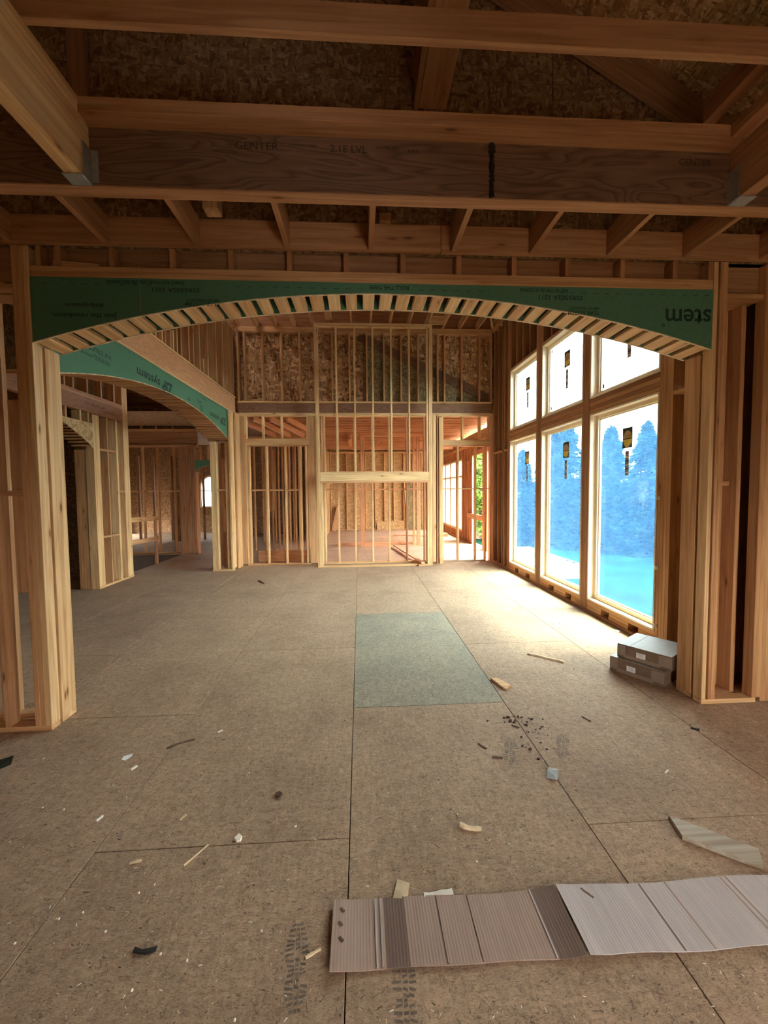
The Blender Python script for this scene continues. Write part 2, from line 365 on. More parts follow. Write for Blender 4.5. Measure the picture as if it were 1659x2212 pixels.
bd(floor, 'stairwell_floor', -9.8, -4.95, 9.19, 11.89, -2.45, -2.4, 'under_floor', bev=0)
bd(floor, 'stairwell_lining', -9.8, -4.96, 9.17, 9.2, -2.4, -0.02, 'under_floor', bev=0)

# ================================================================== FRONT WALL WITH THE BIG ARCH
wf = wall('wall_front', (0, 3.07, 0), 'stud wall with a wide shallow arch faced in dark green sheathing')
YA, YB, YC, YD = 3.07, 3.159, 3.184, 3.334
ACX, AR = 0.222, 8.41; AZC = 3.135-AR
def arc_z(x): return AZC+math.sqrt(AR*AR-(x-ACX)**2)
def arch_panel(p, name, y0, y1, xa, xb, ztop, zf, mat, n=40, swap=False):
    vs, fs = [], []
    for i in range(n+1):
        a = xa+(xb-xa)*i/n
        for t_ in (y0, y1):
            for z in (zf(a), ztop(a) if callable(ztop) else ztop):
                vs.append((t_, a, z) if swap else (a, t_, z))
    for i in range(n):
        b, c = 4*i, 4*i+4
        fs += [[b, c, c+1, b+1], [b+2, b+3, c+3, c+2], [b, b+2, c+2, c], [b+1, c+1, c+3, b+3]]
    fs += [[0, 1, 3, 2], [4*n, 4*n+2, 4*n+3, 4*n+1]]
    return mesh_obj(name, vs, fs, mat, p)
EB = 0.006
pn = arch_panel(wf, 'arch_panel', YA, YA+0.011, -2.245, 2.685, 3.212, lambda x: arc_z(x)+EB, 'zip')
arch_panel(wf, 'panel_edge', YA-0.001, YA+0.012, -2.245, 2.685, lambda x: arc_z(x)+EB, arc_z, 'chip_wood'); arch_panel(wf, 'panel_edge', YD-0.001, YD+0.012, -2.245, 2.685, lambda x: arc_z(x)+EB, arc_z, 'chip_wood')
pn['label'] = 'dark green front sheathing of the arch'
pb = arch_panel(wf, 'arch_panel', YD, YD+0.011, -2.245, 2.685, 3.212, lambda x: arc_z(x)+EB, 'zip')
hw = math.asin(2.462/AR); NB = 39
for i in range(NB):
    th = -hw+(i+0.42)*(2*hw/NB); rr = AR+0.019
    c = (ACX+rr*math.sin(th), (YA+0.011+YD)/2, AZC+rr*math.cos(th)+0.001)
    o = link('soffit_block', box_mesh(0.089+0.006*math.sin(i*5.1), YD-YA-0.012, 0.036, 'pine_y', 0.003), wf, c, (0, th+0.02*math.sin(i*2.3), 0.012*math.sin(i*1.7)))
# jamb posts
for j in range(3):
    bd(wf, 'stud', -2.364+0.038*j, -2.3262+0.038*j, YA, YB, 0.038, 3.42, 'pine' if j == 2 else 'lum')
    bd(wf, 'stud', -2.364+0.038*j, -2.3262+0.038*j, YC, YD, 0.038, 2.77 if j == 2 else 3.42, 'pine')
bd(wf, 'bottom_plate', -4.2, -2.25, YA, YB, 0, 0.038, 'lum'); bd(wf, 'bottom_plate', -4.2, -2.25, YC, YD, 0, 0.038, 'pine')
for x in (-2.553, -2.96, -3.37, -3.78): bd(wf, 'stud', x-0.019, x+0.019, YA, YB, 0.038, 3.135, 'lum')
for x in (-2.66, -3.05, -3.5): bd(wf, 'stud', x-0.019, x+0.019, YC, YD, 0.038, 3.135, 'lum')
bd(wf, 'stud', -2.46, -2.422, YC+0.02, YD, 0.038, 3.135, 'brown')
bd(wf, 'plate', -4.2, -2.364, YA, YB, 3.135, 3.173, 'lum'); bd(wf, 'plate', -4.2, -2.364, YC, YD, 3.135, 3.173, 'lum')
bd(wf, 'header', -4.2, -2.364, YA+0.03, YB, 3.173, 3.42, 'brown')
bd(wf, 'blocking', -2.534, -2.364, YA+0.01, YB, 1.704, 1.742, 'lum'); bd(wf, 'blocking', -2.94, -2.572, YA+0.01, YB, 1.704, 1.742, 'lum')
bd(wf, 'scab_board', -2.534, -2.45, 3.19, 3.215, 0.99, 2.40, 'lum')
# right end
bd(wf, 'stud', 2.69, 2.725, YA, YB, 0.038, 3.42, 'pine'); bd(wf, 'stud', 2.741, 2.766, YA, YB, 0.038, 3.42, 'lum'); bd(wf, 'stud', 2.7665, 2.803, YA, YB, 0.038, 3.42, 'lum')
for j in range(2): bd(wf, 'stud', 2.69+0.038*j, 2.728+0.038*j, YC, YD, 0.038, 2.77 if j == 0 else 3.42, 'lum')
bd(wf, 'bottom_plate', 2.69, 3.146, YA, YB, 0, 0.038, 'pine'); bd(wf, 'bottom_plate', 2.69, 3.3, YC, YD, 0, 0.038, 'lum')
bd(wf, 'stud', 3.112, 3.150, YA, YB, 0.038, 3.42, 'lum'); bd(wf, 'stud', 3.152, 3.19, YA+0.005, YB, 0.038, 3.42, 'lum')
bd(wf, 'stud', 3.192, 3.33, YA+0.012, YA+0.05, 0.0, 3.42, 'lum'); bd(wf, 'stud', 3.34, 3.48, YA+0.012, YA+0.05, 0.0, 3.42, 'lum'); bd(wf, 'stud', 3.49, 3.63, YA+0.012, YA+0.05, 0.0, 3.42, 'lum')
bd(wf, 'stud', 2.885, 3.025, 3.30, 3.338, 0.038, 3.16, 'lum'); bd(wf, 'stud', 3.03, 3.068, YC, YD, 0.038, 3.16, 'lum'); bd(wf, 'stud', 3.07, 3.20, 3.30, 3.338, 0.038, 3.16, 'brown')
bd(wf, 'plate', 2.803, 3.112, YA+0.02, YD, 3.16, 3.198, 'lum')
bd(wf, 'blocking', 2.83, 3.05, 3.25, 3.30, 1.735, 1.773, 'lum'); bd(wf, 'blocking', 2.803, 2.86, 3.2, 3.29, 2.60, 2.638, 'lum')
bd(wf, 'back_panel', 2.77, 3.32, 3.347, 3.358, 0, 3.6, 'brown', ax='z'); bd(wf, 'back_panel', 3.32, 3.331, 3.13, 3.36, 0, 3.6, 'brown', ax='z'); bd(wf, 'back_panel', 3.32, 4.31, 3.118, 3.129, 0, 3.6, 'brown', ax='z')
bd(wf, 'header', 2.803, 4.2, YB-0.02, YB+0.02, 3.198, 3.42, 'brown')
# plates, cripples, header
bd(wf, 'plate', -2.245, 2.685, YA, YB, 3.2125, 3.2495, 'lum'); bd(wf, 'plate', -2.245, 2.685, YA+0.002, YB, 3.2505, 3.288, 'lum')
for x in (-2.185, -2.06, -1.697, -1.288, -0.888, -0.479, -0.077, 0.332, 0.74, 1.151, 1.554, 1.974, 2.383, 2.665):
    bd(wf, 'cripple_stud', x-0.019, x+0.019, YA, YB, 3.288, 3.42, 'lumshade')
bd(wf, 'header', -2.245, 2.685, YB+0.004, YB+0.044, 3.214, 3.60, 'brown'); bd(wf, 'light_stop_rear', -2.97, 3.30, 3.347, 3.357, 3.20, 3.62, 'brown'); bd(wf, 'light_stop_board', -4.4, 4.4, 3.117, 3.13, 3.66, 7.2, 'tar', bev=0)  # rear header and tar board added to stop light leaking through the wall
bd(wf, 'ledger', -4.4, 0.60, 3.032, 3.07, 3.421, 3.605, 'lumshade'); bd(wf, 'ledger', 0.603, 4.4, 3.032, 3.07, 3.421, 3.605, 'lumshade')
for k in range(-4, 4):
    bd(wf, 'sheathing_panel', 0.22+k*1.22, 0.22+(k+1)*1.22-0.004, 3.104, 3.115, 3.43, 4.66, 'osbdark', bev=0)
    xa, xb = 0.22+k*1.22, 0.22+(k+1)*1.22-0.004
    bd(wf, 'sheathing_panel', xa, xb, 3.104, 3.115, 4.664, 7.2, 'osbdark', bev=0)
bd(wf, 'stud', -1.93, -1.81, 3.06, 3.10, 3.605, 5.3, 'brown')
# printing on the green arch
seam = bd(wf, 'sheathing_seam', -1.515, -1.512, YA-0.0008, YA+0.001, 2.985, 3.30, 'zip_seam', bev=0)
def ft(s, xa, xb, ya, yb):
    def at(px, py):
        d = ray(px, py); t = (YA-0.0008)/d.y; return Vector((d.x*t, YA-0.0008, CAMH+d.z*t))
    c = at((xa+xb)/2, (ya+yb)/2); w = at(xb, (ya+yb)/2).x-at(xa, (ya+yb)/2).x; h = at((xa+xb)/2, ya).z-at((xa+xb)/2, yb).z
    txt(wf, 'printed_lettering', s, c, w, h, FRONT, 'zip_ink', True, 0.012)
ft('Join the revolution.', 111, 253, 673, 687); ft('#zipsystem', 141, 224, 652, 664)
ft('stem', 1438, 1536, 667, 700); ft('o', 1429, 1436, 699, 706)
ft('LIMITED WARRANTY', 1229, 1295, 663, 669); ft('YEAR SYSTEM', 1227, 1295, 671, 681)
ft('LIMITED WARRANTY', 401, 475, 646, 652); ft('YEAR SYSTEM', 400, 475, 653, 661)
ft('ESR5502A 1211', 329, 430, 622, 631); ft('ESR5502A 1211', 1164, 1258, 638, 648)
ft('PART NO FOR USE AS ROOFING', 1123, 1227, 623, 631); ft('ROLL THE TAPE', 798, 883, 617, 626); ft('PART NO FOR USE AS ROOFING', 229, 397, 606, 613)
for i in range(56):
    x = -2.15+i*0.087
    if not any(abs(x-c) < w for c, w in ((1.18, 0.27), (0.23, 0.17), (-1.15, 0.27))):
        bd(wf, 'nail_mark', x-0.018, x+0.018, YA-0.0007, YA+0.001, 3.168, 3.171, 'zip_ink', bev=0)

# ================================================================== NEAR CEILING (tray of beams)
ce = wall('ceiling', (0, 2.0, 3.42), 'open timber ceiling of beams, plates and joists under dark roof boards', 'ceiling')
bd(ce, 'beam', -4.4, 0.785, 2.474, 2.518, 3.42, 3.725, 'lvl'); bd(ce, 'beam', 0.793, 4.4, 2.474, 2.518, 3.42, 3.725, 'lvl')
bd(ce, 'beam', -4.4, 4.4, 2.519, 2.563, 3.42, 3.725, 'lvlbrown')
bd(ce, 'beam_underside_lit', -4.4, 4.4, 2.476, 2.561, 3.412, 3.4198, 'lumshade')  # thin paler strip painting floor light onto the beam's underside
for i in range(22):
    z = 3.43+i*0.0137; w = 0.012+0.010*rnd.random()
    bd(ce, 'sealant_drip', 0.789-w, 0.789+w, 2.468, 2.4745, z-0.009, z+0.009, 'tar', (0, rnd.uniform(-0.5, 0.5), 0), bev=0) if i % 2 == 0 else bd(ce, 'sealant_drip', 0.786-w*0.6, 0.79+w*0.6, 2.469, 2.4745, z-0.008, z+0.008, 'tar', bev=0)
bd(ce, 'plate', -1.46, 2.242, 2.371, 2.560, 3.7255, 3.763, 'lumshade'); bd(ce, 'plate', -1.46, 2.242, 2.375, 2.560, 3.7635, 3.802, 'lumshade')
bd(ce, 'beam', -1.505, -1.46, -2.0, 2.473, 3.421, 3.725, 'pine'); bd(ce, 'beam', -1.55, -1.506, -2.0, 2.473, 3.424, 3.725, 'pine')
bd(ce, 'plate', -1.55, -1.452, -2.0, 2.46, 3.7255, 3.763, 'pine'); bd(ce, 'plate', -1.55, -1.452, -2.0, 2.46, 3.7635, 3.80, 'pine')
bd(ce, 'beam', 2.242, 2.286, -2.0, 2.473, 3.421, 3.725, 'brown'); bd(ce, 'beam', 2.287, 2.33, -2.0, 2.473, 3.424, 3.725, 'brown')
bd(ce, 'plate', 2.15, 2.33, -2.0, 2.37, 3.7255, 3.763, 'lumshade'); bd(ce, 'plate', 2.155, 2.33, -2.0, 2.37, 3.7635, 3.80, 'lumshade')
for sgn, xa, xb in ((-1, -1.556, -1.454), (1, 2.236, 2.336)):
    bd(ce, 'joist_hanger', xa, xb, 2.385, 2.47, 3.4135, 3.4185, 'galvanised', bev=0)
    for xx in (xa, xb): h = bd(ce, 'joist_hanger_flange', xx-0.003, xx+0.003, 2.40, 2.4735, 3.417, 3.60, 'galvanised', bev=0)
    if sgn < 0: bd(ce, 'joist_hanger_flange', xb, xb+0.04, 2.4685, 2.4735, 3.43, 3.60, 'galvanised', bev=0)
bd(ce, 'joist', -1.6, 2.75, 2.012, 2.05, 3.803, 3.943, 'lumshade')
bd(ce, 'ridge_beam', 0.415, 0.451, -2.0, 3.10, 4.44, 4.70, 'lumshade'); bd(ce, 'ridge_beam', 0.455, 0.652, -2.0, 3.10, 4.45, 4.70, 'lumshade')
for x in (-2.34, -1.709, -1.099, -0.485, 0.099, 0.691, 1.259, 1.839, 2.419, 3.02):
    bd(ce, 'joist', x-0.019, x+0.019, 2.564, 3.031, 3.421, 3.605, 'lumshade')
bd(ce, 'blocking', -1.02, -0.92, 2.92, 3.02, 3.606, 3.72, 'pine'); bd(ce, 'blocking', 0.16, 0.24, 3.0, 3.08, 3.606, 3.66, 'lumshade')
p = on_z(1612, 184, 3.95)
bd(ce, 'joist', p.x-0.04, p.x+0.04, 1.6, 2.55, 3.95, 4.09, 'lumshade')
# rafters and roof boards
def roof_z(x): return 4.50-0.56*(x-2.664) if x > -2.0 else 7.112+0.56*(x+2.0)
for Y in (3.06, 2.05, 1.45, 0.85, 0.25):
    bar(ce, 'rafter', (-1.9, Y, roof_z(-1.9)-0.14), (3.93, Y, roof_z(3.93)-0.14), 0.038, 0.22, 'brown')
ang = math.atan(0.56)
for i in range(4):
    ya = -2.0+i*1.276
    for j in range(5):
        xm = -2.0+1.07+j*1.30
        link('roof_panel', box_mesh(1.50, 1.278, 0.012, 'osb', 0), ce, (xm-0.42, ya+0.636, roof_z(xm-0.42)+0.01), (0, ang, 0))
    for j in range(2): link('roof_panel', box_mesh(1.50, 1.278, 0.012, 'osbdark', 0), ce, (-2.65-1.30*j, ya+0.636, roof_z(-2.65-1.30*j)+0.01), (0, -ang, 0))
# stamps on the LVL
def lv(s, px, py, w, h):
    d = ray(px, py); t = 2.4735/d.y; txt(ce, 'printed_lettering', s, (d.x*t, 2.4733, CAMH+d.z*t), w, h, FRONT, 'ink', False, 0.012)
lv('GENTER', 555, 315, 0.24, 0.04); lv('2.1E LVL', 753, 322, 0.21, 0.04); lv('APA', 893, 327, 0.075, 0.02); lv('SUPER LVL', 838, 319, 0.13, 0.015); lv('GENTER', 1502, 351, 0.20, 0.04)
lv('ENGINEERED LUMBER', 655, 314, 0.16, 0.012)

# near room's outer walls (left closed, right with open window bays)
wn = wall('wall_left', (-4.35, 0.5, 0), 'strand-board side wall of the near room, out of frame at left')
bd(wn, 'sheathing_panel', -4.36, -4.35, -2.0, 3.1, 0, 6.2, 'osb', bev=0)
wr2 = wall('wall_side', (4.3, 0.5, 0), 'side wall of the near room with open window bays, out of frame at right')
for (a, b, c, d) in ((-2.0, 3.1, 1.9, 4.2), (-2.0, 3.1, 0, 0.8), (-2.0, 0.45, 0.8, 1.9), (1.05, 3.1, 0.8, 1.9)): bd(wr2, 'sheathing_panel', 4.30, 4.312, a, b, c, d, 'osb', bev=0)
wbk = wall('wall_rear', (0, -2.0, 0), 'strand-board wall behind the viewpoint with one doorway')
for (a, b, c, d) in ((-4.4, 0.9, 0, 3.4), (1.5, 4.4, 0, 3.4), (0.9, 1.5, 2.1, 3.4), (-4.4, 4.4, 3.4, 7.2)): bd(wbk, 'sheathing_panel', a, b, -2.012, -2.0, c, d, 'osb', bev=0)
studs_y(wr2, (-1.9, -0.6, 0.1, 1.4, 2.0, 3.0), 4.16, 4.30, 0.04, 3.4)

# ================================================================== RIGHT WALL WITH THE SIX WINDOWS
wr = wall('wall_right', (3.17, 6.5, 0), 'tall timber framed wall holding six windows')
XA, XB = 3.17, 3.31
WY = [(7.32, 8.64), (5.775, 7.12), (4.256, 5.60)]
LOZ, UPZ = (0.166, 2.745), (2.945, 4.19)
bd(wr, 'bottom_plate', XA-0.012, XB, 3.345, 9.80, 0, 0.036, 'brown')
for (ya, yb) in WY:
    L = yb-ya
    for (a, b) in ((0, 0.20), (0.33, 0.62), (0.75, 1.0)):
        for j in range(2): bd(wr, 'sill_block', XA+0.004*j, XB, ya+a*L, ya+b*L-0.002, 0.037+0.043*j, 0.079+0.043*j, 'lum')
    bd(wr, 'sill_plate', XA, XB, ya, yb, 0.124, 0.1655, 'lum')
    for j in range(4): bd(wr, 'header_ply', XA+0.003*(j % 2), XB, ya, yb, 2.746+j*0.0497, 2.794+j*0.0497, 'brown' if j % 2 else 'lum')
    bd(wr, 'head_plate', XA, XB, ya, yb, 4.191, 4.23, 'lum')
    n = int(L/0.33)
    for k in range(n+1): bd(wr, 'cripple_stud', XA, XB, ya+0.02+k*(L-0.04)/n-0.019, ya+0.02+k*(L-0.04)/n+0.019, 4.231, 5.399, 'brown')
for (ya, yb, n) in ((7.12, 7.32, 4), (5.60, 5.775, 4), (4.07, 4.256, 4), (8.64, 8.80, 3)):
    w = (yb-ya)/n
    for j in range(n): bd(wr, 'stud', XA, XB, ya+j*w+0.0008, ya+(j+1)*w-0.0008, 0.037, 5.399, 'lum' if ya < 5 else 'brown')
for y in (9.0, 9.12, 9.40, 9.72): bd(wr, 'stud', XA, XB, y-0.019, y+0.019, 0.037, 5.399, 'brown')
for y in (3.40, 3.64): bd(wr, 'stud', XA, XB, y-0.019, y+0.019, 0.037, 5.399, 'lum')
bd(wr, 'blocking', XA, XB, 3.66, 4.069, 2.66, 2.698, 'lum'); bd(wr, 'blocking', XA, XB, 8.801, 8.98, 2.56, 2.598, 'lum'); bd(wr, 'blocking', XA, XB, 9.14, 9.70, 2.56, 2.598, 'lum')
for z in (5.40, 5.441): bd(wr, 'top_plate', XA, XB, 3.345, 9.80, z, z+0.038, 'lum')
def sheath(p, y0, y1, z0, z1, x=3.3115, m='osbdark'): bd(p, 'sheathing_panel', x, x+0.011, y0, y1, z0, z1, m, bev=0)
sheath(wr, 3.3, 4.25, -0.3, 2.74); sheath(wr, 3.3, 4.25, 2.744, 5.6)
sheath(wr, 8.646, 9.95, -0.3, 2.74); sheath(wr, 8.646, 9.95, 2.744, 5.6)
for (ya, yb) in ((7.126, 7.314), (5.606, 5.769)): sheath(wr, ya, yb, -0.3, 5.6)
for (ya, yb) in WY: sheath(wr, ya-0.005, yb+0.005, 4.20, 5.6); sheath(wr, ya-0.005, yb+0.005, -0.3, 0.16); sheath(wr, ya-0.005, yb+0.005, 2.75, 2.94)
def window(idx, ya, yb, z0, z1, label, x0=3.165, mat='film_glass', stick=True, upper=False):
    w = wall('window_%d' % idx, ((x0+0.06), (ya+yb)/2, z0), label, 'window')
    g = 0.004; ya, yb, z0, z1 = ya+g, yb-g, z0+g, z1-g; j = 0.024; xe = x0+0.150
    bd(w, 'jamb', x0, xe, ya, ya+j, z0, z1, 'clear'); bd(w, 'jamb', x0, xe, yb-j, yb, z0, z1, 'clear')
    bd(w, 'jamb', x0, xe, ya+j, yb-j, z0, z0+j, 'clear'); bd(w, 'jamb', x0, xe, ya+j, yb-j, z1-j, z1, 'clear')
    s = 0.05; a, b, c, d = ya+j, yb-j, z0+j, z1-j; xs = x0+0.085
    bd(w, 'sash', xs, xe-0.01, a, a+s, c, d, 'clear'); bd(w, 'sash', xs, xe-0.01, b-s, b, c, d, 'clear')
    bd(w, 'sash', xs, xe-0.01, a+s, b-s, c, c+s, 'clear'); bd(w, 'sash', xs, xe-0.01, a+s, b-s, d-s, d, 'clear')
    q = 0.014
    for (y_0, y_1, z_0, z_1) in ((a+s, a+s+q, c+s, d-s), (b-s-q, b-s, c+s, d-s), (a+s+q, b-s-q, c+s, c+s+q), (a+s+q, b-s-q, d-s-q, d-s)):
        bd(w, 'glazing_bead', xs+0.02, xe-0.014, y_0, y_1, z_0, z_1, 'clear')
    xg = xs+0.038
    bd(w, 'pane', xg-0.003, xg+0.003, a+s, b-s, c+s, d-s, mat, bev=0)
    if stick:
        sx = xg-0.0045; cy = (ya+yb)/2+0.02; cz = z1-0.40 if not upper else z1-0.42
        st = bd(w, 'sticker', sx-0.0006, sx+0.0006, cy-0.095, cy+0.095, cz-0.125, cz+0.125, 'sticker_black', bev=0)
        def disc(nm, a0, a1, m, r=0.084, dx=0.0012):
            n = 18; pts = [(sx-dx, cy+r*math.cos(a0+(a1-a0)*i/n), cz-0.012+1.2*r*math.sin(a0+(a1-a0)*i/n)) for i in range(n+1)]
            o = mesh_obj(nm, pts, [list(range(n+1))], m, st); return o
        disc('sticker_emblem', 0.06, PI-0.06, 'sticker_tan'); disc('sticker_emblem', PI+0.06, 2*PI-0.06, 'sticker_yellow')
        for i in range(7):
            y_ = cy-0.055+i*0.018; bar(st, 'sticker_mark', (sx-0.0018, y_, cz+0.012), (sx-0.0018, y_+0.012*math.sin(i*2.1), cz+0.03+0.018*math.sin(i*1.9)), 0.0008, 0.005, 'sticker_black', (1, 0, 0))
        lz = cz-0.16
        sl = bd(w, 'sticker', sx-0.0006, sx+0.0006, cy-0.037, cy+0.037, lz-0.30, lz, 'sticker_grey', bev=0)
        for i in range(6): bd(sl, 'sticker_mark', sx-0.0016, sx-0.0008, cy-0.028, cy+0.028, lz-0.035-i*0.048, lz-0.020-i*0.048, 'sticker_black' if i % 2 == 0 else 'paper_white', bev=0)
        for (yy, zz) in ((b-s-0.05, d-s-0.06), (b-s-0.05, c+s+0.07)) if upper else ():
            bd(w, 'sticker', sx-0.0006, sx+0.0006, yy-0.022, yy+0.022, zz-0.03, zz+0.03, 'sticker_grey', bev=0)
    return w
wl = ['farthest from the camera', 'in the middle', 'nearest the cardboard boxes']
k = 1
for i, (ya, yb) in enumerate(WY):
    window(k, ya, yb, *LOZ, 'tall wood framed window with blue film, lower row, %s' % wl[i]); k += 1
    window(k, ya, yb, *UPZ, 'short wood framed window with bright sky, upper row, %s' % wl[i], upper=True); k += 1
for (y, z) in ((4.235, 1.62), (4.235, 0.87), (4.235, 0.24)):
    bm = bmesh.new(); bmesh.ops.create_icosphere(bm, subdivisions=2, radius=0.02)
    for v in bm.verts: v.co *= 1+0.35*math.sin(v.co.x*300+v.co.z*170+y*9)
    me = bpy.data.meshes.new('foam'); bm.to_mesh(me); bm.free(); me.materials.append(M['foam']); link('foam_blob', me, wr, (3.165, y, z))

shade_eave = wall('roof', (3.8, 6.5, 5.5), 'added overhang shading the window wall, outside and out of view', 'roof')  # unseen overhang added to cut high sky and sun near the windows
bd(shade_eave, 'soffit', 3.36, 4.9, 3.2, 9.98, 5.62, 5.635, 'pale_wood', bev=0); bd(shade_eave, 'overhang_edge', 4.9, 4.94, 3.2, 9.98, 5.60, 5.82, 'pale_wood', bev=0); bd(shade_eave, 'deck_panel', 3.36, 4.9, 3.2, 9.98, 5.80, 5.82, 'osb', bev=0)
# ================================================================== LEFT SIDE WALL WITH THE LONG ARCH
wl_ = wall('wall_left', (-2.82, 6.6, 0), 'long side wall with a green faced arch under an orange beam')
SCY, SHALF, SSAG, SAP = 6.70, 2.65, 0.385, 3.205
SR = (SHALF**2+SSAG**2)/(2*SSAG); SZC = SAP-SR
def sarc(y): return SZC+math.sqrt(max(0, SR*SR-(y-SCY)**2))
arch_panel(wl_, 'panel_edge', -2.832, -2.819, 4.05, 9.345, lambda y: sarc(y)+0.010, sarc, 'chip_wood', swap=True)
ap = arch_panel(wl_, 'arch_panel', -2.831, -2.82, 4.05, 9.345, 3.49, lambda y: sarc(y)+0.010, 'zip', swap=True); ap['label'] = 'bright green sheathing with the arch cut in it'
arch_panel(wl_, 'arch_panel', -3.271, -3.26, 4.05, 9.345, 3.49, sarc, 'osbdark', swap=True)
sh = math.asin(2.645/SR); NS = 56
for i in range(NS):
    th = -sh+(i+0.5)*(2*sh/NS); rr = SR+0.019
    link('soffit_block', box_mesh(0.428, 0.054, 0.040, 'lum_x', 0.003), wl_, (-3.0455, SCY+rr*math.sin(th), SZC+rr*math.cos(th)), (-th, 0, 0))
bd(wl_, 'soffit_liner', -3.25, -2.84, 4.2, 9.3, 3.34, 3.40, 'brown')
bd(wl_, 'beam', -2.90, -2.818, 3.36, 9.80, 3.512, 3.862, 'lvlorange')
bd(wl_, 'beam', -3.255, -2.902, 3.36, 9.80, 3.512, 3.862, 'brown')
bd(wl_, 'ledge', -2.90, -2.808, 3.36, 9.80, 3.491, 3.511, 'pine'); bd(wl_, 'plate', -2.96, -2.805, 3.36, 9.80, 3.863, 3.892, 'pine')
for y in (3.55, 3.95, 4.36, 4.77, 5.17, 5.58, 5.98, 6.397, 6.58, 6.81, 6.96, 7.27, 7.46, 7.74, 8.16, 8.62, 9.03, 9.51, 9.75):
    bd(wl_, 'stud', -2.96, -2.82, y-0.019, y+0.019, 3.893, 5.399, 'lum')
for i, y in enumerate((6.30, 6.66, 7.9, 6.1)): bd(wl_, 'splice_stud', -2.96, -2.815, y-0.019, y+0.019, 3.893, 4.25-0.05*i, 'pine')
for z in (5.40, 5.441): bd(wl_, 'top_plate', -2.96, -2.82, 3.36, 9.80, z, z+0.038, 'lum')
for i in range(6): bd(wl_, 'sheathing_panel', -2.972, -2.961, 3.36+i*1.08, 3.36+(i+1)*1.08-0.004, 3.893, 5.5, 'osbdark', bev=0)
# far pier of the arch
for (xa, xb, ya, yb, m) in ((-3.20, -3.11, 9.17, 9.208, 'pine'), (-3.108, -3.07, 9.17, 9.31, 'pine'), (-2.90, -2.81, 9.21, 9.248, 'pine'), (-2.808, -2.77, 9.17, 9.31, 'pine'), (-2.81, -2.772, 9.312, 9.46, 'pine'), (-3.04, -2.95, 9.40, 9.44, 'brown'), (-3.19, -3.15, 9.21, 9.75, 'brown')):
    bd(wl_, 'stud', xa, xb, ya, yb, 0.038, 3.488 if xa > -2.85 else 2.80, m)
bd(wl_, 'bottom_plate', -3.21, -2.765, 9.165, 9.31, 0, 0.037, 'pine'); bd(wl_, 'blocking', -3.07, -2.90, 9.18, 9.30, 1.745, 1.783, 'lum')
bd(wl_, 'scab_board', -3.0, -2.92, 9.30, 9.335, 0.85, 2.45, 'fir')
bd(wl_, 'stud', -2.765, -2.727, 9.47, 9.78, 0.0, 3.488, 'lum')
def lt(s, px, py, w, h):
    d = ray(px, py); t = -2.8192/d.x; txt(wl_, 'printed_lettering', s, (-2.8192, d.y*t, CAMH+d.z*t), w, h, SIDE, 'zip_ink', True, 0.035 if s == 'ZIP' else 0.018)
lt('ZIP', 362, 838, 0.34, 0.17); lt('system', 322, 812, 0.62, 0.14); lt('ZIP', 482, 910, 0.34, 0.15); lt('system', 463, 897, 0.52, 0.12)
lt('7/16" STRUCTURAL', 208, 757, 0.55, 0.055); lt('WOOD STRUCTURAL PANEL', 220, 777, 0.30, 0.03); lt('RATED SHEATHING', 222, 783, 0.26, 0.02); lt('APPROVED A', 184, 762, 0.25, 0.03)
lt('SIZED', 408, 862, 0.10, 0.05); lt('FOR SPACING', 416, 876, 0.28, 0.03); lt('ESR', 435, 882, 0.10, 0.11); lt('CERTIFIED', 431, 868, 0.18, 0.05); lt('EXPOSURE 1', 441, 862, 0.24, 0.03)
for i in range(50):
    y = 4.3+i*0.1; bd(wl_, 'nail_mark', -2.8195, -2.8187, y-0.02, y+0.02, 3.455, 3.459, 'zip_ink', bev=0)

# ================================================================== GREAT ROOM CEILING
cg = wall('ceiling', (0.2, 6.5, 5.48), 'high ceiling of parallel joists above the tall room', 'ceiling')
for x in (-2.75, -2.30, -1.88, -1.45, -1.024, -0.60, -0.147, 0.296, 0.74, 1.172, 1.59, 1.978, 2.389, 2.812, 3.17):
    bd(cg, 'joist', x-0.019, x+0.019, 3.36, 9.94, 5.482, 5.667, 'lum')
bd(cg, 'blocking', -0.70, -0.56, 8.9, 9.8, 5.482, 5.52, 'lum'); bd(cg, 'blocking', 1.60, 1.96, 9.55, 9.59, 5.482, 5.667, 'pine')
bar(cg, 'brace', (2.83, 9.0, 5.6), (3.15, 9.75, 5.52), 0.038, 0.089, 'lum')
for i in range(3):
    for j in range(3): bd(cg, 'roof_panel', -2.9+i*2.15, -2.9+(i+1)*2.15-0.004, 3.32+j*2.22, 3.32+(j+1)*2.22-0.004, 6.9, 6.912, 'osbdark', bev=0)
bd(cg, 'rim_board', -4.42, 4.42, 3.318, 3.356, 3.61, 6.9, 'brown'); bd(cg, 'roof_panel', -4.42, 4.42, 3.10, 3.36, 6.915, 6.93, 'osbdark', bev=0); bd(cg, 'rim_board', -4.42, -4.40, 3.10, 3.33, 3.40, 7.2, 'brown', ax='z'); bd(cg, 'rim_board', 4.40, 4.42, 3.10, 3.33, 3.40, 7.2, 'brown', ax='z'); bd(cg, 'rim_board', -2.97, 3.32, 9.985, 10.02, 5.49, 6.9, 'brown')  # roof strip and end boards over the wall cavity added to block sky light
bd(cg, 'rim_board', -2.995, -2.975, 3.36, 10.0, 4.6, 6.9, 'brown', ax='y'); bd(cg, 'rim_board', 3.33, 3.35, 3.36, 10.0, 5.49, 6.9, 'brown', ax='y')

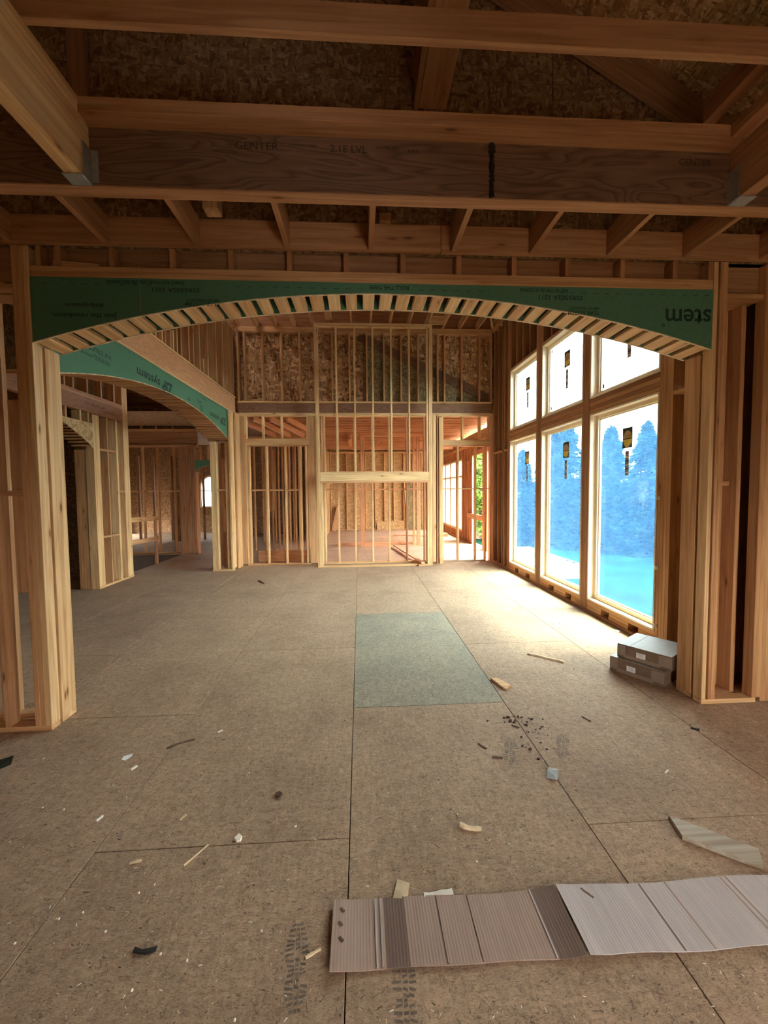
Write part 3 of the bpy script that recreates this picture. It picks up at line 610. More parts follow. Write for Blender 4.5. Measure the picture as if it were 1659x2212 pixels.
# ================================================================== BACK WALL
wb = wall('wall_back', (0, 9.8, 0), 'back stud wall with brown beam, strand-board above and framed openings below')
B0, B1 = 9.80, 9.94
for z in (5.40, 5.441): bd(wb, 'top_plate', -2.76, 3.16, B0, B1, z, z+0.038, 'lum')
bd(wb, 'top_plate', -2.76, 3.16, B0, B1, 5.36, 5.398, 'lum')
for x in (-2.735, -2.59, -2.188, -1.761, -1.344, -1.01, -0.6, -0.2, 0.2, 0.6, 1.0, 1.4, 1.72, 1.86, 2.024, 2.434, 2.856, 3.14):
    bd(wb, 'stud', x-0.019, x+0.019, B0, B1, 3.801, 5.359, 'lum' if x < 1.9 else 'fir')
bd(wb, 'plate', -2.76, 3.16, B0-0.006, B1, 3.762, 3.80, 'pine')
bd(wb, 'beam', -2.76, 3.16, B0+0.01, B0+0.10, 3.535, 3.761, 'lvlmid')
for z in (3.4575, 3.496): bd(wb, 'plate', -2.76, 3.16, B0-0.004, B1, z, z+0.038, 'pine')
for k in range(5):
    xa = -2.82+k*1.22
    bd(wb, 'sheathing_panel', xa, min(xa+1.219, 3.31), B1+0.002, B1+0.013, 3.54, 5.5, 'osbwall', bev=0)
bd(wb, 'light_stop_board', -3.0, 3.32, B1+0.015, B1+0.04, 3.54, 5.95, 'brown')  # unseen board added behind the sheathing to stop sky showing through gaps
prism('sheathing_panel', [(0.1, B1-0.002, 3.81), (3.16, B1-0.002, 3.81), (3.16, B1-0.002, 3.86), (0.1, B1-0.002, 5.28)], (0, 0.003, 0), 'osbgreen', wb, (1.5, B1, 4.2))
bar(wb, 'roof_ledger', (0.02, B1-0.012, 5.33), (3.16, B1-0.012, 3.88), 0.016, 0.21, 'lvl')
# left opening
for x in (-2.72, -2.681, -2.642): bd(wb, 'stud', x-0.019, x+0.0185, B0, B1, 0.038, 3.457, 'lum')
for x in (-2.60,): bd(wb, 'jack_stud', x-0.019, x+0.019, B0, B1, 0.038, 2.80, 'pine')
bd(wb, 'header', -2.622, -1.165, B0-0.003, B1, 2.802, 2.94, 'pine'); bd(wb, 'plate', -2.58, -1.20, B0, B1, 2.775, 2.801, 'lum')
for x in (-2.604, -2.213, -1.787, -1.197): bd(wb, 'cripple_stud', x-0.019, x+0.019, B0, B1, 2.941, 3.457, 'pine')
for x in (-2.552, -2.146, -1.724, -1.368, -1.231): bd(wb, 'stud', x-0.019, x+0.019, B0+0.02, B1, 0.038, 2.774, 'pine')
bd(wb, 'blocking', -2.53, -1.39, B0+0.05, B1-0.02, 1.735, 1.773, 'lum')
bd(wb, 'bottom_plate', -2.62, -1.16, B0, B1, 0, 0.037, 'lum')
for x in (-1.155, -1.116, -1.077, -1.038, -0.999): bd(wb, 'stud', x-0.019, x+0.0185, B0, B1, 0.038, 3.457, 'lum')
bd(wb, 'low_board', -2.5, -1.2, 10.30, 10.34, 0.0, 0.27, 'fir')
# behind the chimney breast
for x in (-0.93, -0.861, -0.809, -0.494, -0.105, 0.308, 0.702, 1.119, 1.538, 1.605): bd(wb, 'stud', x-0.019, x+0.019, B0, B1-0.03, 0.038, 3.457, 'pine' if x < 1 else 'fir')
bd(wb, 'bottom_plate', -0.95, 1.63, B0, B1, 0, 0.037, 'pine'); bd(wb, 'blocking', -0.8, 1.6, B0+0.05, B1-0.03, 1.735, 1.773, 'fir')
# right opening
for x in (1.72, 1.76): bd(wb, 'stud', x-0.019, x+0.019, 9.62, 9.79, 0.038, 3.457, 'pine')
bd(wb, 'post', 1.80, 1.835, 9.60, 9.79, 0.0, 3.457, 'fir'); bd(wb, 'post', 1.845, 1.94, 9.56, 9.70, 0.0, 3.40, 'pine')
bd(wb, 'header', 1.945, 3.12, B0-0.003, B1, 2.785, 2.905, 'pine'); bd(wb, 'plate', 1.945, 3.12, B0, B1, 2.757, 2.784, 'fir')
for x in (1.97, 2.452, 2.867, 3.095): bd(wb, 'cripple_stud', x-0.019, x+0.019, B0, B1, 2.906, 3.457, 'pine')
for x in (2.352, 2.775, 3.015): bd(wb, 'stud', x-0.019, x+0.019, B0+0.03, B1, 0.038, 2.756, 'pine' if x < 3 else 'fir')
bd(wb, 'bottom_plate', 1.945, 3.03, B0+0.02, B1, 0, 0.03, 'grey'); bd(wb, 'blocking', 1.96, 3.1, B0+0.05, B1, 1.735, 1.765, 'pine')
for x in (3.135, 3.1745): bd(wb, 'stud', x-0.019, x+0.019, B0, B1, 0.0, 3.457, 'fir')

# chimney breast framing
wc = wall('wall_chimney', (0.35, 9.36, 0), 'tall pale stud frame of the chimney breast with a heavy lintel')
C0, C1 = 9.36, 9.449
for x in (-0.936, -0.897, 1.592, 1.631): bd(wc, 'stud', x-0.019, x+0.0185, C0, C1, 0.038, 5.331, 'pine')
for x in (-0.486, -0.081, 0.322, 0.731, 1.133, 1.535): bd(wc, 'stud', x-0.019, x+0.019, C0, C1, 2.146, 5.331, 'pine')
bd(wc, 'lintel', -0.876, 1.571, C0-0.004, C1, 1.94, 2.125, 'pine'); bd(wc, 'plate', -0.876, 1.571, C0, C1, 2.126, 2.145, 'pine'); bd(wc, 'plate', -0.876, 1.571, C0, C1, 1.90, 1.939, 'fir')
for x in (-0.857, 1.552): bd(wc, 'jack_stud', x-0.019, x+0.019, C0, C1, 0.038, 1.899, 'pine')
bd(wc, 'bottom_plate', -0.955, 1.65, C0, C1, 0, 0.037, 'pine')
for z in (5.332, 5.372): bd(wc, 'top_plate', -0.955, 1.65, C0, C1, z, z+0.038, 'pine')
bd(wc, 'side_plate', -0.955, -0.866, C1+0.001, 9.79, 0, 0.037, 'pine'); bd(wc, 'side_plate', 1.56, 1.65, C1+0.001, 9.79, 0, 0.037, 'pine')
for x in (-0.911, 1.606): bd(wc, 'side_plate', x-0.044, x+0.044, C1+0.001, 9.79, 5.372, 5.41, 'pine', ax='y')
for x in (-0.486, -0.081, 0.322, 0.731, 1.133): bd(wc, 'tie', x-0.019, x+0.019, C1+0.001, 9.795, 5.332, 5.36, 'lum', ax='y')

# ================================================================== FAR ROOM
wx = wall('wall_far', (0.5, 18.3, 0), 'distant strand-board end wall with studs and a pale top plate')
for k in range(6): bd(wx, 'sheathing_panel', -2.6+k*1.22, -2.6+(k+1)*1.22, 18.42, 18.432, 0, 3.75, 'osbfresh', bev=0)
for x in (-1.66, -1.26, -0.564, -0.15, 0.264, 0.68, 1.096, 1.514, 1.949, 2.35, 2.75, 3.15, 3.45): bd(wx, 'stud', x-0.019, x+0.019, 18.28, 18.42, 0.038, 3.35, 'pine')
bd(wx, 'bottom_plate', -2.6, 3.5, 18.28, 18.42, 0, 0.037, 'pine'); bd(wx, 'top_plate', -2.6, 3.5, 18.28, 18.42, 3.351, 3.43, 'pine'); bd(wx, 'blocking', -1.6, 3.4, 18.30, 18.42, 2.55, 2.59, 'pine')
bd(wx, 'sheathing_panel', -1.42, -1.408, 14.0, 18.4, 0, 3.5, 'osbfresh', bev=0)
studs_y(wx, [14.4+0.406*i for i in range(10)], -1.405, -1.29, 0.038, 3.35, 'pine'); bd(wx, 'bottom_plate', -1.405, -1.29, 14.2, 18.27, 0, 0.037, 'pine')
cf = wall('ceiling', (0.8, 13.5, 3.45), 'orange joists of the lower ceiling beyond the stud wall', 'ceiling')
for i in range(20): bd(cf, 'joist', -2.7, 3.5, 10.15+i*0.406-0.019, 10.15+i*0.406+0.019, 3.50, 3.735, 'fir')
for k in range(5): bd(cf, 'deck_panel', -2.8+k*1.28, -2.8+(k+1)*1.28, 9.99, 18.45, 3.737, 3.75, 'osbdark', bev=0)
bd(cf, 'beam', 0.0, 2.0, 12.66, 12.75, 3.36, 3.498, 'fir'); bd(cf, 'beam', -0.3, 3.4, 15.0, 15.09, 3.2, 3.498, 'fir')
bd(cf, 'beam', -0.35, -0.25, 12.9, 15.0, 3.30, 3.498, 'fir')
# posts and kneewall plate in the middle of the far room
wp = wall('wall_partition', (0.95, 12.8, 0), 'pink fir posts on a floor plate standing in the far room')
bd(wp, 'post', 0.035, 0.085, 12.68, 12.77, 0.038, 3.358, 'fir'); bd(wp, 'post', 0.0865, 0.15, 12.68, 12.77, 0.038, 3.358, 'fir'); bd(wp, 'bottom_plate', 0.0, 2.15, 12.68, 12.77, 0, 0.037, 'fir')
for x in (1.66, 1.78, 1.84, 2.08): bd(wp, 'post', x-0.025, x+0.025, 12.68, 12.77, 0.038, 3.358, 'fir')
# right wall of the far room
wq = wall('wall_far_right', (3.53, 14, 0), 'side wall of the far room with a row of white windows and a door opening')
QX0, QX1 = 3.53, 3.64
FW = [(16.97, 17.75), (16.06, 16.90), (15.10, 15.98), (14.20, 15.02)]
n = 7
for (ya, yb) in FW:
    w = wall('window_%d' % n, (3.6, (ya+yb)/2, 0.32), 'tall white paned window with a crossbar in the far room, %s from the back' % ['first', 'second', 'third', 'fourth'][n-7], 'window'); n += 1
    for (a, b, c, d) in ((ya+.005, ya+0.05, 0.325, 2.775), (yb-0.05, yb-.005, 0.325, 2.775), (ya+0.05, yb-0.05, 0.325, 0.37), (ya+0.05, yb-0.05, 2.73, 2.775), (ya+0.05, yb-0.05, 2.17, 2.22)): bd(w, 'frame', QX0-0.004, QX1, a, b, c, d, 'clear')
    ym = (ya+yb)/2; bd(w, 'mullion', QX0+0.02, QX1-0.02, ym-0.02, ym+0.02, 0.37, 2.17, 'clear'); bd(w, 'mullion', QX0+0.02, QX1-0.02, ym-0.02, ym+0.02, 2.22, 2.73, 'clear')
    for (a, b) in ((ya+0.05, ym-0.02), (ym+0.02, yb-0.05)):
        for (c, d) in ((0.37, 2.17), (2.22, 2.73)): bd(w, 'pane', QX0+0.06, QX0+0.066, a, b, c, d, 'film_white', bev=0)
for y in (14.15, 15.06, 16.02, 16.935, 17.80, 18.1, 13.9, 13.5, 13.2, 12.94, 11.78, 11.4, 10.1): bd(wq, 'stud', QX0, QX1, y-0.035, y+0.035, 0.038, 3.1, 'fir')
for y in [14.3+0.3*i for i in range(12)]: bd(wq, 'cripple_stud', QX0, QX1, y-0.019, y+0.019, 2.82, 3.1, 'fir'); bd(wq, 'cripple_stud', QX0, QX1, y-0.019, y+0.019, 0.038, 0.28, 'fir')
bd(wq, 'sill_plate', QX0-0.01, QX1, 14.19, 17.76, 0.281, 0.319, 'pine'); bd(wq, 'head_plate', QX0, QX1, 14.19, 17.76, 2.781, 2.819, 'pine')
bd(wq, 'top_plate', QX0, QX1, 10.0, 18.4, 3.101, 3.139, 'pine'); bd(wq, 'top_plate', QX0, QX1, 10.0, 18.4, 3.14, 3.178, 'pine')
bd(wq, 'bottom_plate', QX0, QX1, 12.94, 18.4, 0, 0.037, 'fir'); bd(wq, 'bottom_plate', QX0, QX1, 11.35, 11.8, 0, 0.037, 'fir')
bd(wq, 'guard_rail', QX0-0.04, QX0-0.002, 11.75, 13.4, 0.82, 0.98, 'fir'); bd(wq, 'blocking', QX0, QX1, 13.23, 13.87, 2.62, 2.66, 'fir')
bd(wq, 'door_header', QX0, QX1, 11.81, 12.91, 2.79, 2.90, 'fir')
for (a, b, c, d) in ((11.35, 11.80, 0, 3.5), (9.95, 11.35, 2.79, 3.5), (11.80, 12.93, 2.9, 3.5), (12.93, 14.2, 0, 3.5), (14.2, 17.76, 2.82, 3.5), (14.2, 17.76, -0.3, 0.3), (17.76, 18.43, 0, 3.5)): sheath(wq, a, b, c, d, 3.642, 'osb')
bd(wq, 'return_panel', 3.325, 3.65, 9.96, 9.98, -0.3, 5.5, 'osb', bev=0)
# wing roof outside
rf = wall('roof', (3.2, 14, 4.2), 'dark shingled slope of the rear wing seen through the upper window', 'roof')
mesh_obj('roof_slope', [(3.8, 10.0, 3.85), (3.8, 18.8, 3.85), (-3.0, 18.8, 7.7), (-3.0, 10.0, 7.7), (3.8, 10.0, 3.73), (3.8, 18.8, 3.73), (-3.0, 18.8, 7.58), (-3.0, 10.0, 7.58)], [[0, 1, 2, 3], [4, 7, 6, 5], [0, 3, 7, 4], [1, 5, 6, 2], [0, 4, 5, 1], [3, 2, 6, 7]], 'roof_shingle', rf)
bd(rf, 'soffit', 3.66, 3.79, 10.0, 18.8, 3.5, 3.52, 'pale_wood', bev=0)

# rooms seen through the left opening of the back wall
wz = wall('wall_passage', (-2.4, 12, 0), 'maze of partition studs glimpsed through the left opening of the back wall')
for x, m in ((-2.98, 'lum'), (-2.683, 'lum'), (-2.485, 'brown'), (-2.304, 'lum'), (-2.189, 'brown'), (-1.99, 'lum'), (-1.825, 'lum'), (-1.725, 'lum')):
    bd(wz, 'stud', x-0.019, x+0.019, 12.0, 12.09, 0.038, 3.2, m)
bd(wz, 'bottom_plate', -2.35, -2.1, 12.0, 12.09, 0, 0.037, 'lum'); bd(wz, 'top_plate', -4.0, -1.45, 12.0, 12.09, 3.2, 3.28, 'lum')
for x in (-2.9, -2.5, -2.1, -1.7): bar(wz, 'rafter', (x, 10.1, 3.46), (x+0.55, 12.0, 3.30), 0.038, 0.14, 'fir')
for x in (-3.9, -3.6, -3.2, -2.8, -2.4, -2.2): bd(wz, 'stud', x-0.019, x+0.019, 14.0, 14.09, 0.038, 3.2, 'lum')
bd(wz, 'scab_board', -2.95, -2.80, 13.9, 13.93, 1.1, 3.1, 'lum'); bd(wz, 'scab_board', -2.62, -2.50, 12.1, 12.13, 1.15, 3.1, 'fir')
bd(wz, 'sheathing_panel', -5.0, -1.45, 17.0, 17.012, 0, 3.5, 'osbdark', bev=0)
bd(wz, 'blocking', -2.66, -1.74, 12.02, 12.08, 1.74, 1.78, 'lum'); bd(wz, 'ceiling_panel', -8.0, -1.45, 9.99, 17.0, 3.6, 3.612, 'osbdark', bev=0)
studs_y(wz, (12.4, 12.8, 13.2, 13.6, 14.4), -1.60, -1.50, 0.038, 3.2, 'fir')

# ================================================================== HALL TO THE LEFT
wh = wall('wall_hall', (-4.67, 8.2, 0), 'short stud pier of the hall under a brown stamped beam')
HX0, HX1 = -4.81, -4.67
for (ya, yb) in ((7.66, 7.838), (8.344, 8.40), (8.595, 8.784)): bd(wh, 'stud', HX0, HX1, ya, yb, 0.038, 3.11 if ya < 8.5 else 3.9, 'pine')
bd(wh, 'stud', HX0, HX1, 8.06, 8.098, 0.038, 3.11, 'lum'); bd(wh, 'bottom_plate', HX0, HX1+0.004, 7.66, 8.80, 0, 0.037, 'pine')
for z in (2.49, 0.90): bd(wh, 'blocking', HX0, HX1, 7.84, 8.343, z, z+0.038, 'lum')
bd(wh, 'blocking', HX0, HX1, 8.401, 8.594, 1.73, 1.768, 'lum')
for (xa, xb, m) in ((-4.96, -4.815, 'lum'), (-5.005, -4.962, 'lum')): bd(wh, 'stud', xa, xb, 7.66, 7.70, 0.0, 2.49, m)
bd(wh, 'stud', -4.83, -4.812, 7.66, 7.80, 0.0, 2.49, 'grey')
bd(wh, 'back_panel', -4.95, -4.94, 7.75, 8.78, 0, 3.11, 'brown', ax='z'); bd(wh, 'back_panel', -4.83, -4.82, 8.41, 8.59, 0.04, 3.1, 'brown', ax='z')
hb = bd(wh, 'beam', -4.76, -4.665, 5.4, 8.594, 3.12, 3.372, 'lvlbrown')
for z in (3.373, 3.412): bd(wh, 'plate', HX0, HX1, 5.4, 8.594, z, z+0.038, 'lum')
for y in (5.8, 6.2, 6.6, 7.0, 7.2, 7.56, 7.95, 8.35): bd(wh, 'cripple_stud', HX0, HX1, y-0.019, y+0.019, 3.451, 4.1, 'lum')
bd(wh, 'back_panel', -4.84, -4.82, 5.4, 8.6, 3.45, 4.2, 'brown', ax='y')
def harc(y): return 2.50+0.42*min(1.0, max(0.0, (7.66-y)/0.9))**0.8
arch_panel(wh, 'arch_panel', -4.681, -4.67, 5.6, 7.655, 2.945, lambda y: min(2.93, harc(y)), 'osbfresh', swap=True, n=20)
for i in range(14): link('soffit_block', box_mesh(0.30, 0.06, 0.03, 'lum_x', 0.003), wh, (-4.84, 7.60-i*0.085, harc(7.60-i*0.085)+0.015), (0.3, 0, 0))
for y in (7.0, 7.35, 7.55): bd(wh, 'cripple_stud', HX0, HX1, y-0.019, y+0.019, 2.946, 3.119, 'pine')
txt(wh, 'printed_lettering', 'LVL BEAM 2.0E', (-4.6645, 7.75, 3.27), 0.55, 0.05, SIDE, 'ink')
txt(wh, 'printed_lettering', 'ENGINEERED WOOD PRODUCTS', (-4.6645, 8.25, 3.21), 0.5, 0.035, SIDE, 'ink_brown')
for x in (-5.35, -5.75, -6.1, -6.5): bd(wh, 'stud', x-0.019, x+0.019, 8.4, 8.49, 0.038, 3.3, 'brown')
bd(wh, 'back_panel', -8.0, -5.1, 8.80, 8.81, 0, 4.2, 'osbdark', bev=0)
# stair guard
gd = wall('wall_guard', (-5.5, 10, 0), 'temporary two-rail timber guard beside the stair opening', 'guard rail')
def px_at_x(px, py, X):
    d = ray(px, py); t = X/d.x; return Vector((X, d.y*t, CAMH+d.z*t))
a = px_at_x(284, 1122, -4.95); b = px_at_x(344, 1119, -4.95)
bar(gd, 'rail', (-4.97, 8.80, a.z), (-4.97, 10.50, b.z), 0.038, 0.10, 'lum')
a = px_at_x(285, 1172, -4.95); b = px_at_x(344, 1162, -4.95)
bar(gd, 'rail', (-4.97, 8.80, a.z), (-4.97, 10.50, b.z), 0.038, 0.10, 'lum'); bd(gd, 'post', -5.03, -4.99, 10.44, 10.53, -0.25, 1.12, 'lum')
# hall back wall and beyond
wk = wall('wall_stair', (-5.5, 12.1, 0), 'dark stud wall behind the stair opening')
for x in (-7.3, -6.9, -6.48, -6.066, -5.665, -5.211): bd(wk, 'stud', x-0.019, x+0.019, 12.06, 12.15, 0.038, 3.0, 'lum'); bd(wk, 'stud', x-0.019, x+0.019, 12.06, 12.15, 3.5, 4.05, 'lum')
for (za, zb) in ((3.0, 3.06), (3.44, 3.50), (4.06, 4.13)): bd(wk, 'plate', -8.0, -4.55, 12.05, 12.15, za, zb, 'lum')
bd(wk, 'beam', -8.0, -4.55, 12.08, 12.15, 3.06, 3.44, 'brown'); bd(wk, 'blocking', -7.3, -5.0, 12.08, 12.13, 1.74, 1.78, 'lum')
bd(wk, 'back_panel', -8.0, -4.5, 12.16, 12.17, 3.44, 4.6, 'osbdark', bev=0); bd(wk, 'bottom_plate', -7.5, -5.0, 12.06, 12.15, 0, 0.037, 'lum')
for (xa, xb) in ((-5.0, -4.80), (-4.795, -4.74), (-4.735, -4.68), (-4.675, -4.62), (-4.615, -4.56)): bd(wk, 'post', xa, xb, 11.88, 12.02, 0, 3.0, 'brown')
bd(wk, 'post', -4.55, -4.51, 11.86, 12.0, 0, 2.28, 'fir'); bd(wk, 'post', -4.10, -4.02, 13.6, 13.7, 0, 2.6, 'fir')
def karc(x): return 2.28+0.20*math.sqrt(max(0, 1-((x+3.95)/0.6)**2))
arch_panel(wk, 'arch_panel', 11.86, 11.871, -4.55, -3.35, 2.615, karc, 'zip', n=20)
for i in range(8): link('soffit_block', box_mesh(0.05, 0.14, 0.03, 'lum_y', 0.003), wk, (-4.50+i*0.07, 11.945, karc(-4.50+i*0.07)+0.014), (0, -0.3, 0))
for x in (-4.40, -4.2, -4.0): bd(wk, 'cripple_stud', x-0.019, x+0.019, 11.86, 11.95, 2.62, 3.0, 'lum')
bd(wk, 'ceiling_panel', -9.82, -2.965, 3.1, 18.5, 4.6, 4.612, 'osbdark', bev=0)
for i in range(12): bd(wk, 'ceiling_joist', -9.0, -3.27, 8.9+i*0.406-0.019, 8.9+i*0.406+0.019, 4.15, 4.33, 'brown')
for x in (-8.6, -8.2, -7.7, -7.2, -6.6, -6.2, -5.8, -5.5, -5.1): bd(wk, 'stud', x-0.03, x+0.03, 15.0, 15.09, 0.038, 3.0, 'brown')
bd(wk, 'back_panel', -6.6, -6.0, 15.1, 15.11, 0, 3.0, 'osbdark', bev=0)
# entry wall with arched window
we = wall('wall_entry', (-6.8, 18.4, 0), 'dark strand-board entry wall around the arched window')
AWX, AWR = -6.36, 0.50
bd(we, 'sheathing_panel', -9.8, AWX-AWR, 18.40, 18.41, 0, 4.6, 'osbdark', bev=0); bd(we, 'sheathing_panel', AWX+AWR, -2.6, 18.40, 18.41, 0, 4.6, 'osbdark', bev=0)
bd(we, 'sheathing_panel', AWX-AWR, AWX+AWR, 18.40, 18.41, 0, 1.07, 'osbdark', bev=0)
arch_panel(we, 'sheathing_panel', 18.40, 18.41, AWX-AWR, AWX+AWR, 4.6, lambda x: 1.95+math.sqrt(max(0, AWR**2-(x-AWX)**2)), 'osbdark', n=24)
bd(we, 'sheathing_panel', -9.81, -9.80, -2.0, 15.0, 0, 4.6, 'osbdark', bev=0); bd(we, 'sheathing_panel', -9.81, -9.80, 17.6, 18.41, 0, 4.6, 'osbdark', bev=0); bd(we, 'sheathing_panel', -9.81, -9.80, 15.0, 17.6, 0.75, 4.6, 'osbdark', bev=0)
bd(we, 'sheathing_panel', -9.8, -4.36, 3.12, 3.13, 0, 4.6, 'osbdark', bev=0)
wa = wall('window_11', (AWX, 18.36, 1.07), 'small round-topped window glowing at the end of the hall', 'window')
n = 24; vs, fs = [], []
for i in range(n+1):
    th = PI*i/n
    for r in (AWR-0.07, AWR):
        for y in (18.33, 18.40): vs.append((AWX+r*math.cos(th), y, 1.95+r*math.sin(th)))
for i in range(n):
    b = 4*i; c = b+4
    fs += [[b, c, c+1, b+1], [b+2, b+3, c+3, c+2], [b, b+2, c+2, c], [b+1, c+1, c+3, b+3]]
mesh_obj('arched_head', vs, fs, 'clear_x', wa)
for (a, b, c, d) in ((AWX-AWR, AWX-AWR+0.07, 1.07, 1.95), (AWX+AWR-0.07, AWX+AWR, 1.07, 1.95), (AWX-AWR+0.07, AWX+AWR-0.07, 1.07, 1.13), (AWX-AWR+0.07, AWX+AWR-0.07, 1.76, 1.80)): bd(wa, 'frame', a, b, 18.33, 18.40, c, d, 'clear')
prism('pane', [(AWX-0.43, 18.37, 1.10), (AWX+0.43, 18.37, 1.10)]+[(AWX+0.43*math.cos(PI*i/16), 18.37, 1.95+0.43*math.sin(PI*i/16)) for i in range(17)], (0, 0.006, 0), 'film_glass', wa)

# ================================================================== THINGS ON THE FLOOR
def tagm(o, label, cat, group=None, kind=None):
    o['label'] = label; o['category'] = cat
    if group: o['group'] = group
    if kind: o['kind'] = kind
    return o
# two flat cartons
def carton(label, corner_a, corner_b, depth, z0, h, lab_off):
    a, b = Vector((*corner_a, 0)), Vector((*corner_b, 0)); d = (b-a); L = d.length; x = d.normalized(); y = Vector((-x.y, x.x, 0))
    if y.x < 0: y = -y
    ang = math.atan2(x.y, x.x); c = a+x*L/2+y*depth/2
    t = root('cardboard_box', (c.x, c.y, z0), label, 'box', group='flat cartons beside the window wall')
    R = Matrix.Rotation(ang, 3, 'Z')
    def part(name, dx, dy, dz, off, mat, par=t, bev=0.004):
        o = bpy.data.objects.new(name, box_mesh(dx, dy, dz, mat, bev)); COL.objects.link(o); o.parent = par
        o.location = (R @ Vector(off)); o.rotation_euler = (0, 0, ang); return o
    ys = -1 if (R @ Vector((0, 1, 0))).dot(y) > 0 else 1
    part('carton_body', L, depth, h-0.003, (0, 0, (h-0.003)/2), 'boxcard_shaded')
    part('lid_flap', L*0.998, depth*0.998, 0.003, (0, 0, h-0.0015), 'boxcard_top', bev=0)
    fy = ys*(depth/2+0.0008)
    part('tape', 0.07, 0.002, h*0.72, (-L/2+0.036, fy, h*0.55), 'boxtape', bev=0); part('tape', 0.10, 0.002, h*0.72, (L/2-0.05, fy, h*0.55), 'boxtape', bev=0)
    part('tape', L-0.15, 0.002, h*0.26, (-0.01, fy, h*0.14), 'boxtape', bev=0)
    part('shipping_label', 0.075, 0.003, 0.048, (lab_off, fy, h*0.48), 'paper_white', bev=0)
    for i in range(3): part('print_line', 0.052-0.008*i, 0.0036, 0.003, (lab_off, fy, h*0.48+0.012-0.011*i), 'sticker_grey', bev=0)
    part('lid_crease', 0.003, depth*0.94, 0.004, (-L/2+0.11, 0, h-0.001), 'boxcard_shaded', bev=0)
carton('lower flat brown carton on the floor by the window wall', (2.361, 3.752), (2.603, 3.360), 0.50, 0.0, 0.133, -0.04)
carton('upper flat carton with pale lid resting on the lower carton', (2.412, 3.721), (2.664, 3.355), 0.44, 0.1375, 0.128, -0.02)

# big unfolded cardboard strip
cs = root('cardboard_sheet', (0.8, 1.52, 0), 'long unfolded strip of corrugated cardboard lying in the foreground', 'cardboard')
EDGE = [(-0.128, 0), (0.043, 0), (0.078, 0), (0.164, 0), (0.40, 0), (0.709, 0), (0.826, 0), (1.183, 0), (1.50, 0), (1.562, 0), (2.05, 0)]
def cz(x): return 0.006+0.012*math.exp(-((x+0.13)/0.10)**2)+0.010*math.exp(-((x-0.82)/0.05)**2)+0.004*math.sin(x*5)**2+0.006*max(0, x-1.3)
def ctop(x): return 1.662-0.012*max(0, x-0.7)+0.004*math.sin(x*9)-0.008*math.exp(-((x-0.45)/0.3)**2)
def cbot(x): return 1.402-0.020*max(0, x-0.2)/1.3+0.003*math.sin(x*14)
def strip(name, xa, xb, mat, dz=0.0, y0=0.0, y1=1.0, th=0.004):
    n = max(2, int((xb-xa)/0.03)); vs, fs = [], []
    for i in range(n+1):
        x = xa+(xb-xa)*i/n
        for (t_, zz) in ((y0, 0), (y1, 0), (y0, -th), (y1, -th)):
            y = cbot(x)+(ctop(x)-cbot(x))*t_; vs.append((x, y, cz(x)+dz+zz))
    for i in range(n):
        b, c = 4*i, 4*i+4; fs += [[b, c, c+1, b+1], [b+2, b+3, c+3, c+2], [b, b+2, c+2, c], [b+1, c+1, c+3, b+3]]
    fs += [[0, 1, 3, 2], [4*n, 4*n+2, 4*n+3, 4*n+1]]
    return mesh_obj(name, vs, fs, mat, cs)
strip('cardboard_flap', -0.128, 0.078, 'cardboard'); strip('cardboard_flap', 0.078, 0.164, 'cardboard_dark'); strip('cardboard_panel', 0.164, 0.709, 'cardboard')
strip('cardboard_flap', 0.709, 0.815, 'cardboard_dark'); strip('cardboard_panel', 0.822, 2.1, 'cardboard_pale', 0.002)  # right panel's side light painted in as paler card
for x in (0.04, 0.062, 0.30, 0.43, 0.70, 1.183, 1.30, 1.555, 1.58): strip('crease', x, x+0.006, 'cardboard_pale' if x in (0.04, 0.062, 0.70) else 'cardboard_dark' if x == 1.183 else 'cardboard', 0.003, 0.01, 0.99, 0.002)
for (x, t_) in ((-0.09, 0.83), (-0.095, 0.62), (-0.09, 0.40), (0.93, 0.9), (0.94, 0.85), (0.95, 0.8)):
    y = cbot(x)+(ctop(x)-cbot(x))*t_; bd(cs, 'staple_tear', x-0.010, x+0.010, y-0.004, y+0.004, cz(x)-0.001, cz(x)+0.004, 'chip_dark', (0, 0, x*9), bev=0)

